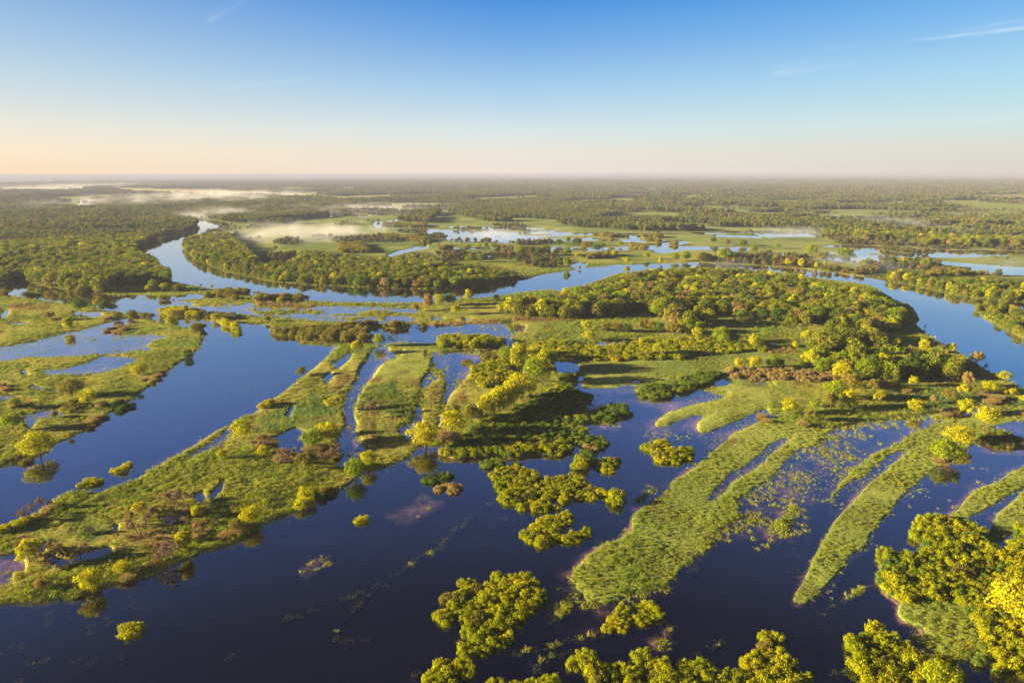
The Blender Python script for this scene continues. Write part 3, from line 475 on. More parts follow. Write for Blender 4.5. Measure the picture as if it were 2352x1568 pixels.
def limbs(H, zb, W, nl=8, r=.32, multi=1):
    sg = []
    for s in range(multi):
        ox, oy = (0, 0) if multi == 1 else (rng.normal()*.4, rng.normal()*.4); lean = rng.normal(size=2)*.04*H*(1 if multi == 1 else 2.5)
        p = np.array([ox, oy, -.6]); n_ = 6
        pts = [np.array([ox+lean[0]*(k/n_)**1.4+rng.normal()*.08*k/3, oy+lean[1]*(k/n_)**1.4+rng.normal()*.08*k/3, -.6+(H*.85+.6)*k/n_]) for k in range(n_+1)]
        for k in range(n_): sg.append((pts[k], pts[k+1], r*(1-k/n_*.8)+(.25*r if k == 0 else 0), r*(1-(k+1)/n_*.8)))
        for i in range(nl):
            k = rng.uniform(.25, .8); z = k*n_; b0 = pts[int(z)]+(pts[int(z)+1]-pts[int(z)])*(z-int(z)); ph = i*2.4+rng.normal()*.3
            if b0[2] < zb*.7: continue
            ln = W*.45*rng.uniform(.6, 1); m1 = b0+np.array([math.cos(ph)*ln*.5, math.sin(ph)*ln*.5, ln*.3]); e = b0+np.array([math.cos(ph)*ln, math.sin(ph)*ln, ln*.55])
            sg.append((b0, m1, r*.45, r*.28)); sg.append((m1, e, r*.28, r*.08))
    return sg
def bare(H, W, spread=.5):
    """a leafless tree: trunk quads and fine twig quads"""
    sg = []; tips = []
    def rec(p, d, ln, r, lv):
        e = p+d*ln; sg.append((p, e, r, r*.7))
        if lv == 0: tips.append((e, d)); return
        for _ in range(3 if lv < 4 else 4):
            nd = d+rng.normal(size=3)*spread; nd[2] = abs(nd[2])*.8+.12; nd /= np.linalg.norm(nd); rec(p+(e-p)*rng.uniform(.65, 1), nd, ln*rng.uniform(.62, .85), r*.58, lv-1)
    rec(np.array([0, 0, -.5]), np.array([0, 0, 1.0]), H*.3, .22*H/10, 4)
    tw = []
    for e, d in tips:
        for _ in range(11):
            nd = d+rng.normal(size=3)*.6; nd /= np.linalg.norm(nd); q = e+nd*rng.uniform(.4, 1.1)*H/11; s = np.cross(nd, rng.normal(size=3)); s /= np.linalg.norm(s); s *= .085
            tw.append([e-s, e+s, q+s*.6, q-s*.6])
            m_ = (e+q)/2; nd2 = nd+rng.normal(size=3)*.7; q2 = m_+nd2/np.linalg.norm(nd2)*.5*H/11; tw.append([m_-s, m_+s, q2+s*.5, q2-s*.5])
    tb = [s for s in sg if s[2] > .06]; thin = [s for s in sg if s[2] <= .06]
    return tubes(tb, 5), np.concatenate([np.array(tw), tubes(thin, 3)])
# canonical shapes are 12 m high trees / 3 m high bushes
MESH = {}
def tree_meshes(shape, col, var):
    k = (shape, col, var)
    if k in MESH: return MESH[k]
    H = 12.0
    if shape == 'bare':
        t, tw = bare(H*.95, 9, .5 if var % 2 else .42); c = quads_mesh('crown', tw, rng.random(len(tw)), LM['b' if col == 'b' else col])
        MESH[k] = (c, quads_mesh('trunk', t, np.zeros(len(t)), BARK)); return MESH[k]
    if shape == 'thin':      # sparse leaves on visible branches
        t, tw = bare(H*.95, 8, .45); Q, to = lobecloud(dome_lobes(7.5, H, 3.2, 16, 1.5, .9, .3), 900, .26, .5)
        MESH[k] = (quads_mesh('crown', Q, to, LM[col]), quads_mesh('trunk', np.concatenate([t, tw]), np.zeros(len(t)+len(tw)), BARK)); return MESH[k]
    W, zb, nl, r = {'round': (11.5, 1.8, 24, 2.0), 'tall': (8.0, 1.5, 22, 1.6), 'wide': (14.5, 1.0, 32, 2.0), 'open': (11.0, 2.6, 17, 1.75)}[shape]
    Q, to = lobecloud(dome_lobes(W, H, zb, nl, r, .82, .2 if shape != 'open' else .3), 3600 if shape == 'wide' else 2900, .40)
    t = tubes(limbs(H, zb, W, 10, .34 if shape != 'wide' else .25, 1 if shape != 'wide' else 4))
    MESH[k] = (quads_mesh('crown', Q, to, LM[col]), quads_mesh('trunk', t, np.zeros(len(t)), BARK)); return MESH[k]
def bush_meshes(shape, col, var):
    k = ('bush', shape, col, var)
    if k in MESH: return MESH[k]
    if shape == 'clump':     # many-headed willow bush 6.5 m wide
        lb = []
        for i in range(15):
            a = i*2.39996+rng.normal()*.35; q = math.sqrt((i+.3)/15)*2.6; lb.append((q*math.cos(a), q*math.sin(a), .7+rng.uniform(-.3, 1.0)-q*.12, rng.uniform(.5, 1.15), rng.uniform(.8, 1.2)))
        lb += [(math.cos(a)*2.2, math.sin(a)*2.2, .4, .95, .7) for a in np.linspace(0, 6.28, 8)[:-1]]
        Q, to = lobecloud(lb, 4200, .17, .25, .42, .02)
    elif shape == 'brush':   # twiggy
        tw = []
        for i in range(1100):
            a = rng.uniform(0, 6.28); q = rng.random()**.5*2.0; p = np.array([q*math.cos(a), q*math.sin(a), 0]); d = np.array([p[0]*.35+rng.normal()*.3, p[1]*.35+rng.normal()*.3, 1]); d /= np.linalg.norm(d)
            l0 = rng.uniform(0, 1.2); l1 = rng.uniform(.9, 2.7); s = np.cross(d, rng.normal(size=3)); s /= np.linalg.norm(s); s *= .045; tw.append([p+d*l0-s, p+d*l0+s, p+d*l1+s*.5, p+d*l1-s*.5])
        Q = np.array(tw); to = rng.random(len(Q)); Q2, t2 = lobecloud([(rng.normal()*1.1, rng.normal()*1.1, 1.1+rng.random()*.5, .9, .9) for _ in range(7)], 260, .14, .5, .8, .02)
        Q = np.concatenate([Q, Q2]); to = np.concatenate([to, t2])
    else:                    # single rounded head 4 m wide
        Q, to = lobecloud(dome_lobes(4.2, 2.9, -.3, 13, .85, .9, .15), 2200, .17, .22, .42, .02)
    t = tubes([((0, 0, -.5), (math.cos(a)*.9, math.sin(a)*.9, 1.6), .07, .03) for a in np.linspace(0, 6.28, 8)[:-1]], 4)
    MESH[k] = (quads_mesh('foliage', Q, to, LM[col]), quads_mesh('stems', t, np.zeros(len(t)), BARK)); return MESH[k]
def zat(x, y): 
    m_ = samp(MB, *proj(np.array([x]), np.array([y]))[:2])[0]; return max(-.15, min(.45, (m_-.5)*1.2))
def plant(name, kind, x, y, sc, label, cat, group=None, sxy=1.0):
    crown, trunk = kind
    e = bpy.data.objects.new(name, None); COL.objects.link(e); e.location = (x, y, zat(x, y)); e.rotation_euler = (0, 0, rng.uniform(0, 6.28)); e.scale = (sc*sxy, sc*sxy*rng.uniform(.9, 1.1), sc); e.empty_display_size = .5
    e['label'] = label; e['category'] = cat
    if group: e['group'] = group
    nm = ('crown', 'trunk') if name != 'willow_bush' and name != 'bush' else ('foliage', 'stems')
    for me, nn in zip((crown, trunk), nm):
        o = bpy.data.objects.new(nn, me); COL.objects.link(o); o.parent = e
    return e
# ------------------------------------------------------------------ scattering with geometry nodes (uncountable growth)
def scatter(name, pts, rot, sc, idx, protos, **props):
    if len(pts) == 0: return
    me = bpy.data.meshes.new(name); me.vertices.add(len(pts)); me.vertices.foreach_set('co', np.asarray(pts, np.float32).ravel())
    for nm, arr, ty in (('rz', rot, 'FLOAT'), ('sc', sc, 'FLOAT'), ('pick', idx, 'INT')):
        a = me.attributes.new(nm, ty, 'POINT'); a.data.foreach_set('value', np.asarray(arr, np.float32 if ty == 'FLOAT' else np.int32))
    o = add(name, me, None, None, **props)
    ng = bpy.data.node_groups.new(name+'_growth', 'GeometryNodeTree'); ng.interface.new_socket('Geometry', in_out='INPUT', socket_type='NodeSocketGeometry'); ng.interface.new_socket('Geometry', in_out='OUTPUT', socket_type='NodeSocketGeometry')
    n = ng.nodes; l = ng.links; gi = n.new('NodeGroupInput'); go = n.new('NodeGroupOutput'); gp = n.new('GeometryNodeInstanceOnPoints'); j = n.new('GeometryNodeJoinGeometry')
    for p in reversed(protos):
        po = bpy.data.objects.new(name+'_sprig', p); oi = n.new('GeometryNodeObjectInfo'); oi.inputs['Object'].default_value = po; oi.inputs['As Instance'].default_value = True; l.new(oi.outputs['Geometry'], j.inputs[0])
    def at(nm, t='FLOAT'):
        a = n.new('GeometryNodeInputNamedAttribute'); a.data_type = t; a.inputs[0].default_value = nm; return a.outputs[0]
    l.new(gi.outputs[0], gp.inputs['Points']); l.new(j.outputs[0], gp.inputs['Instance']); gp.inputs['Pick Instance'].default_value = True
    l.new(at('pick', 'INT'), gp.inputs['Instance Index']); c = n.new('ShaderNodeCombineXYZ'); l.new(at('rz'), c.inputs[2]); l.new(c.outputs[0], gp.inputs['Rotation']); l.new(at('sc'), gp.inputs['Scale'])
    l.new(gp.outputs[0], go.inputs[0]); md = o.modifiers.new('growth', 'NODES'); md.node_group = ng
    return o
def rings(d0, d1, sfun, a0=-.78, a1=.78):
    xs, ys = [], []; d = d0
    while d < d1:
        s = sfun(d); n_ = int((a1-a0)*d/s); a = a0+(np.arange(n_)+rng.random())*(a1-a0)/n_
        xs.append((d+rng.uniform(-.45, .45, n_)*s)*np.sin(a+rng.uniform(-.4, .4, n_)*s/d)); 
        ys.append((d+rng.uniform(-.45, .45, n_)*s)*np.cos(a)); d += s*.93
    return np.concatenate(xs), np.concatenate(ys)
print('ground built', time.time()-T0)
# ------------------------------------------------------------------ bushes
BA = [  # polygon, shape mix, colours, spacing m, height scale, label, group
("C2 1400,1020 1460,900 1600,760 1750,730 1979,725 C3 120,750 200,820 245,900 200,980 60,1070 0,1090 C2 1979,1150 1940,1240 1870,1310 1750,1370 1620,1330 1610,1280 1710,1235 1600,1210 1560,1120 1470,1110", 'c', 's', 4.0, 1.0, 'rounded yellow-green willow bush packed in the large oval thicket standing in dark water', 'bushes of the oval thicket in dark water'),
("C2 1340,1390 1440,1360 1560,1325 1640,1380 1650,1430 1700,1450 1690,1520 1600,1560 1500,1680 1250,1680 1300,1500 1420,1440 1350,1430", 'c', 's', 4.0, 1.0, 'willow bush in the small thicket just below the large oval thicket', 'bushes of the small thicket below the oval one'),
("C2 1830,1530 1979,1490 C3 150,1500 350,1568 350,1680 C2 1800,1680", 'c', 's', 4.0, 1.0, 'willow bush in the low thicket cut by the bottom edge of the photo', 'bushes of the thicket at the bottom edge'),
("C3 710,1050 740,990 800,960 860,940 960,915 1060,925 1130,940 1170,1000 1170,1070 1130,1140 1020,1170 900,1140 930,1100 980,1060 1000,1010 930,1000 880,1050 880,1110 850,1190 760,1215 715,1180 740,1130 710,1100", 'c', 's', 3.5, .9, 'willow bush of the ring-shaped thicket with a dark hollow', 'bushes of the ring thicket'),
("C3 420,1430 500,1350 600,1345 680,1370 700,1400 830,1390 920,1400 910,1330 990,1300 1060,1330 1140,1370 1270,1480 1320,1470 1300,1400 1370,1360 1430,1370 1480,1410 1650,1400 1700,1440 1800,1430 1820,1330 1870,1240 1870,1150 1979,1125 C4 80,1170 100,1280 70,1350 200,1370 230,1430 320,1480 340,1700 C3 700,1700 620,1500 520,1510 430,1490", 'c', 's', 4.1, 1.0, 'yellow-green willow bush in the long thicket across the bottom right of the water', 'bushes of the long bottom thicket'),
("C4 720,1130 820,1100 1000,1170 1040,1240 1100,1280 1080,1340 1220,1330 1350,1360 1450,1470 1450,1700 760,1700 800,1480 780,1420 760,1310 720,1270", 'c', 's', 4.1, 1.05, 'willow bush in the mixed thicket left of the round reed patch', 'bushes left of the reed patch'),
("C4 580,1330 600,1250 660,1240 700,1300 700,1370 760,1390 750,1480 700,1490 660,1460 690,1390 640,1360", 'r', 's', 2.6, .9, 'small round bush in the short chain beside the mixed thicket', 'small bush chain'),
(TR, 'c', 's', 4.6, 1.0, 'dense yellow-green willow bush in the wide thicket at the right edge', 'bushes of the wide right thicket'),
("D 1122,1090 1140,1070 1180,1062 1225,1078 1258,1100 1290,1090 1320,1080 1345,1102 1375,1115 1400,1128 1380,1142 1300,1150 1280,1170 1190,1177 1160,1150 1150,1120", 'c', 's', 4.0, .8, 'low willow bush in the spreading thicket south of the long reedy headland', 'bushes south of the headland'),
("D 1395,1130 1425,1128 1432,1160 1405,1167", 'r', 's', 3.2, .9, 'small round bush at the tip of the spreading thicket', 'bushes at the thicket tip'),
("D 1208,1225 1240,1190 1300,1172 1322,1190 1300,1215 1285,1240 1235,1257", 'c', 's', 3.8, .9, 'willow bush on the larger of two neighbouring bush islets', 'bushes of the larger twin islet'),
("D 1290,1245 1335,1200 1365,1205 1360,1230 1320,1252", 'c', 's', 3.8, .85, 'willow bush on the smaller of two neighbouring bush islets', 'bushes of the smaller twin islet'),
("B3 1070,1300 1120,1265 1180,1260 1250,1300 1400,1300 1430,1350 1380,1400 1200,1450 1060,1400", 'c', 's', 4.4, 1.1, 'willow bush on the lone heart-shaped islet amid open dark water', 'bushes of the heart-shaped islet'),
("B3 630,1410 700,1380 830,1390 860,1450 750,1500 660,1480", 'c', 's', 4.2, .95, 'willow bush on the oval islet near the reedy headland tip', 'bushes of the oval islet'),
("B3 480,1440 540,1415 600,1440 580,1480 490,1480", 'r', 's', 3.4, .9, 'round bush on the tiny islet left of the oval islet', 'bushes of the tiny islet'),
("B3 510,1340 560,1250 640,1225 740,1240 760,1300 680,1360 560,1390", 'c', 'k', 4.4, .9, 'green bush of the clump just off the headland', 'bushes off the headland'),
("B3 660,1080 740,1000 860,970 905,1000 900,1060 850,1100 700,1110 600,1130 500,1150 520,1120 620,1090", 'c', 'k', 4.6, .9, 'dark green bush along the rushy spur east of the headland', 'bushes of the rushy spur'),
("B2 1790,1420 1900,1385 1960,1410 1900,1460 1830,1480", 'c', 'k', 4.5, .9, 'low green bush at the south side of the headland', 'bushes south side of headland'),
("B2 1450,1360 1600,1310 1900,1290 2007,1290 B3 300,1270 520,1250 440,1350 350,1380 200,1370 0,1400 B2 1900,1385 1560,1400", 'c', 's', 4.6, .75, 'low bright bush along the southern shore of the reedy headland', 'bushes on the headland shore'),
("B2 1700,690 1800,660 2007,640 2007,780 1900,830 1800,870 1740,800 1690,750", 'c', 's', 5.5, .8, 'low willow bush at the north-west corner of the headland', 'bushes at the headland corner'),
("B2 1590,645 1640,630 1730,640 1700,670 1640,675; B2 1750,620 1830,565 1920,600 1900,650 1800,660", 'c', 'o', 4.6, .8, 'low spreading bush in the water north of the headland', 'bushes north of headland'),
("B3 970,890 1050,850 1240,800 1300,780 1450,730 1620,735 1640,760 1550,810 1430,840 1400,890 1250,880 1220,920 1100,940 990,925", 'c', 'k', 4.8, .75, 'low green and rusty bush on the long narrow islet in the shallow pool', 'bushes of the narrow pool islet'),
("B4 1670,1210 1800,1180 1900,1190 2007,1240 2300,1280 2300,1330 2007,1300 1900,1325 1700,1285", 'c', 'k', 4.2, .8, 'dark green low bush on the rushy islet below the yellow tree at right', 'bushes of the dark islet'),
("B1 880,1000 920,970 1010,960 1020,1000 960,1030 900,1040", 'c', 'd', 4.6, 1.0, 'dark green bush leaning off the left bank', 'bushes leaning off the left bank'),
("B1 1420,600 1480,570 1510,600 1470,625", 'r', 'd', 4, .9, 'dark bush at the bank bend of the left meadow', None),
("B1 870,1500 900,1470 1000,1390 1070,1400 1050,1440 1000,1470 920,1520", 'c', 'y', 4, .7, 'golden bush on the smaller slanting islet off the left bank', 'bushes of the slanting islet'),
("C1 590,40 640,0 720,-10 820,-20 830,10 760,30 700,70 600,65", 'c', 'y', 3.8, .75, 'golden bush on the islet beside the lower left land', 'bushes of the golden islet'),
("B2 1330,1545 1420,1495 1510,1515 1510,1568 1420,1580 1340,1575", 'c', 'k', 4.0, .8, 'blue-green bush on the upper of two small round islets', 'bushes of the upper round islet'),
("C2 1390,70 1450,20 1550,35 1550,80 1470,115", 'c', 'n', 4.0, .7, 'dull brown-green bush on the lower of two small round islets', 'bushes of the lower round islet'),
("C2 735,370 760,260 850,270 870,360", 'c', 'y', 4.6, .8, 'solitary dome-shaped golden bush in dark open water', None),
("C1 920,1220 960,1120 1080,1100 1110,1190 1050,1240", 'c', 'y', 4.6, .85, 'solitary golden bush alone in the dark lower left water', None),
("C1 0,420 0,380 100,330 210,310 290,280 300,300 200,345 100,400", 'r', 'y', 3.4, .6, 'low golden shrub along the upper edge of the lower left land', 'shrubs edging the lower left land'),
("C2 260,230 340,210 340,80 440,110 440,190 340,250", 'r', 'y', 3.2, .8, 'bright yellow shrub on the south shore of the lower left land', 'yellow shrubs on the south shore'),
("C2 470,90 560,40 640,60 640,90 500,160", 'c', 'o', 4.2, .8, 'olive shrub on the south shore near its eastern end', 'olive shrubs on the south shore'),
("C1 510,860 560,830 620,860 740,850 740,910 600,930 520,910; C1 620,820 800,860 820,830 740,920 600,900", 'c', 'o', 3.6, .8, 'olive bush crowding the foot of the large bright shore oak', 'bushes under the shore oak'),
("C1 1690,430 1850,380 1979,350 1979,400 1800,460 1700,510; C1 1130,620 1200,560 1290,640 1230,690 1150,680; C1 950,760 1040,740 1030,790 970,810", 'b', 'n', 3.4, .8, 'twiggy grey-brown bush on the lower left shore', 'grey-brown shore bushes'),
("B1 660,1160 720,1090 830,1060 840,1080 720,1180", 'b', 'n', 3.2, .9, 'twiggy purple-brown bush on the left bank edge', 'purple-brown bank bushes'),
("B1 1090,790 1200,770 1290,710 1350,690 1290,750 1200,820 1130,820; B1 60,980 240,960 230,1030 80,1030; B1 -60,830 60,830 60,880 -60,880; B1 800,390 880,370 970,380 960,420 820,410; B1 800,300 880,280 900,300 820,325; B1 790,980 830,970 830,1010 800,1010; B1 400,300 480,290 490,320 410,325", 'b', 'n', 4.0, .75, 'twiggy rusty bush scattered on the left meadow', 'rusty bushes of the left meadow'),
("B1 190,1400 280,1390 280,1430 200,1440; B1 0,1400 180,1370 150,1420 0,1460; B1 480,960 640,950 680,1010 560,1030 480,1000", 'c', 'o', 4.2, .6, 'olive bush low on the left meadow near its shore', 'olive bushes of the left meadow'),
("B2 380,1300 420,1310 640,1330 630,1420 450,1420 390,1360; B2 0,1240 140,1250 150,1320 0,1350; B2 150,1360 300,1330 320,1440 160,1450; B2 1430,1210 1560,1220 1540,1270 1440,1270", 'b', 'n', 3.8, 1.0, 'twiggy brown bush around the round pond', 'brown bushes around the pond'),
("B2 20,1020 60,970 140,960 120,1010", 'r', 'y', 3.2, .7, 'yellow shrub at the western tip of the first grass finger', 'shrubs at the finger tip'),
("B2 100,430 160,404 300,398 600,388 800,360 890,400 850,440 880,478 700,480 480,466 330,460 290,438", 'r', 'o', 5.0, .75, 'olive shrub in the long reedy island north of the dike', 'shrubs of the reedy island'),
("B2 960,380 1080,355 1230,368 1100,384; B2 830,350 950,348 950,368 840,370; B2 1250,355 1330,362 1310,378; B2 800,480 900,470 900,488", 'r', 'o', 5.0, .75, 'low shrub on the slim islets north of the dike', 'shrubs of the slim islets'),
("B2 1400,505 1500,474 1700,464 1980,492 1900,518 1600,540 1450,530", 'r', 's', 5.0, .8, 'shrub in the reed island east of the dike', 'shrubs of the reed island east of the dike'),
("B3 130,505 400,485 530,525 700,545 850,505 1100,480 1500,475 1700,500 1900,510 2007,520 2007,560 1600,590 1400,615 1200,632 900,638 650,638 350,615 320,590", 'c', 's', 5.6, .7, 'low bush in the long shrub belt along the green meadow', 'bushes of the long shrub belt'),
("B3 1670,730 1760,700 2007,700 B4 560,735 560,790 400,800 60,800 B3 1760,768 1680,755", 'c', 'n', 5.5, .65, 'rusty low bush in the strip below the paired round trees', 'rusty bushes below the paired trees'),
("B1 1240,250 1330,235 1480,238 1600,262 1590,285 1450,280 1300,268; B1 1700,322 1800,338 1890,398 1880,418 1830,410 1780,372", 'r', 'y', 4.6, .8, 'rounded shrub in the chain of bush islets in the side channel', 'bush islets of the side channel'),
("B1 1600,262 1660,262 1850,280 1850,310 1700,315 1620,310", 'c', 'o', 5.5, .8, 'bush at the west end of the marsh strip', 'bushes of the marsh strip end'),
("B4 200,1150 240,1115 330,1120 340,1160 280,1180; B4 290,950 330,930 340,960; B4 1340,1050 1400,1020 1530,1030 1520,1080 1400,1090; B4 1540,1040 1640,1030 1640,1070 1550,1080; B4 1300,1430 1380,1390 1480,1380 1420,1450 1350,1460; B3 1920,1100 1960,1060 2007,1060 2007,1120 1940,1130; B4 1970,1040 2007,1040 2007,1090 1975,1080; B4 230,1010 300,1000 290,1030", 'b', 'n', 3.8, .9, 'brownish bush beside the trees on the right meadow', 'brownish bushes of the right meadow'),
("B4 1060,860 1190,860 1180,900 1040,895; B4 900,820 1050,830 1000,850 900,850; B4 1680,930 1800,920 1830,970 1700,980; B4 870,440 940,430 930,470 880,470; B4 700,480 880,490 880,530 740,520", 'b', 'n', 5, .7, 'dull low bush in the hollow of the right meadow', 'dull bushes of the right meadow'),
("A3 1700,760 1900,770 2100,790 1700,800; B1 -100,112 60,115 60,125 -100,125; B1 210,135 300,130 300,150 220,150; B1 1020,280 1140,285 1130,305 1040,300; B1 1160,300 1290,330 1280,345 1180,320; B1 1460,370 1580,385 1590,430 1560,430; B2 0,150 400,150 380,165 0,170; B1 1700,95 1940,105 1940,125 1720,120; B1 1340,70 1450,85 1400,100; B1 520,70 700,75 700,100 560,95", 'r', 'o', 6, .8, 'low olive bush along the banks of the side channel', 'bushes along the side channel banks'),
("A2 270,520 600,545 600,570 500,560 300,535; A2 0,590 150,580 200,640 0,640; A2 760,608 750,600 650,618 700,622; A2 840,602 880,602 880,610; A2 1030,605 1190,610 1180,618; A2 1120,630 1200,625 1200,640 1130,640; A2 1670,670 1870,645 1890,660 1700,682; A2 1990,590 2090,605 2090,622 2000,610; A2 2080,555 2200,560 2190,568; A2 2220,578 2310,578 2300,588; A2 1730,520 1850,515 1900,525 1850,538; A2 2060,530 2200,525 2200,538; A2 300,440 580,450 580,466 300,462", 'r', 'o', 7, .85, 'small bush on the far misty meadow beyond the river', 'bushes of the far meadow'),
("B1 1600,120 1950,165 1900,160 1600,140; B1 1250,155 1290,158 1280,168 1255,168; B1 1290,150 1320,155 1310,165; B1 1340,155 1380,160 1370,170; B1 1170,255 1220,258 1200,268", 'r', 'o', 5, .6, 'tiny round bush rising from the side channel near the spit', 'tiny bushes in the side channel'),
]
cands = []
for k, (pl, sh, co, sp, hs_, lab, grp) in enumerate(BA):
    A = np.zeros((RH, RW), bool)
    uu = []
    for one in pl.split(';'):
        r = fillmask(P(one)); 
        if r: A[r[0], r[1]] |= r[2]; uu += P(one)
    uu = np.array(uu); gx, gy = ground(uu[:, 0], uu[:, 1]); x0, x1, y0, y1 = gx.min(), gx.max(), gy.min(), gy.max()
    nx = max(1, int((x1-x0)/sp)+1); ny = max(1, int((y1-y0)/(sp*.87))+1)
    gx, gy = np.meshgrid(x0+np.arange(nx)*sp, y0+np.arange(ny)*sp*.87); gx[1::2] += sp/2
    gx = (gx+rng.uniform(-.28, .28, gx.shape)*sp).ravel(); gy = (gy+rng.uniform(-.28, .28, gy.shape)*sp).ravel()
    if nx*ny == 1 or lab.startswith('solitary') or grp is None: 
        gx = np.array([(x0+x1)/2]); gy = np.array([(y0+y1)/2])
    for x, y in zip(gx, gy):
        u, v, dp = proj(np.array([x]), np.array([y])); u = u[0]; v = v[0]
        ui, vi = int(u-U0), int(v-V0)
        ut, vt, _ = proj(np.array([x]), np.array([y]), 1.1 if sh == 'c' else .6); ut = int(np.clip(ut[0]-U0, 0, RW-1)); vt = int(np.clip(vt[0]-V0, 0, RH-1))
        if 0 <= ui < RW and 0 <= vi < RH and ((A[vi, ui] and (A[vt, ut] or sp > 4.9)) or len(gx) == 1) and not (sh == 'b' and rng.random() < .3):
            inside = -8 < u < 2360 and v < 1600
            cands.append((dp[0] if inside else 1e5+dp[0], x, y, k))
cands.sort(key=lambda c: c[0])
bstuff = {}; nb = 0; cnt = {}
for dp, x, y, k in cands:
    pl, sh, co, sp, hs_, lab, grp = BA[k]
    shape = {'c': 'clump', 'r': 'round', 'b': 'brush'}[sh]
    base = {'c': 6.5, 'r': 4.2, 'b': 4.4}[sh]; sc = sp*(1.42 if sh != 'b' else 1.0)/base*rng.uniform(.75, 1.25); c_ = co
    if rng.random() < .12 and co in 'sk': c_ = rng.choice(['o', 'y', 'n'] if co == 'k' else ['o', 'y'])
    if nb < 295 and dp < 1e5:
        nb += 1; cnt[k] = cnt.get(k, 0)+1
        plant('willow_bush', bush_meshes(shape, c_, int(rng.integers(3))), x, y, sc*hs_*1.0, lab, 'bush', grp, 1/max(hs_, .5)**.8)
    else: bstuff.setdefault((shape, c_), []).append((x, y, zat(x, y)+.02, sc*hs_**.3))
for (shape, c_), L_ in bstuff.items():
    L_ = np.array(L_); pr = [bush_meshes(shape, c_, i)[0] for i in range(3)]
    scatter('shrub_growth', L_[:, :3], rng.uniform(0, 6.28, len(L_)), L_[:, 3], rng.integers(0, 3, len(L_)), pr, kind='stuff', label={'clump': 'further low willow scrub on islets and reed belts', 'round': 'further small rounded scrub on the far banks and islets', 'brush': 'further twiggy scrub on the meadows'}[shape], category='scrub')
print('bushes', nb, cnt, {k: len(v) for k, v in bstuff.items()}, time.time()-T0)
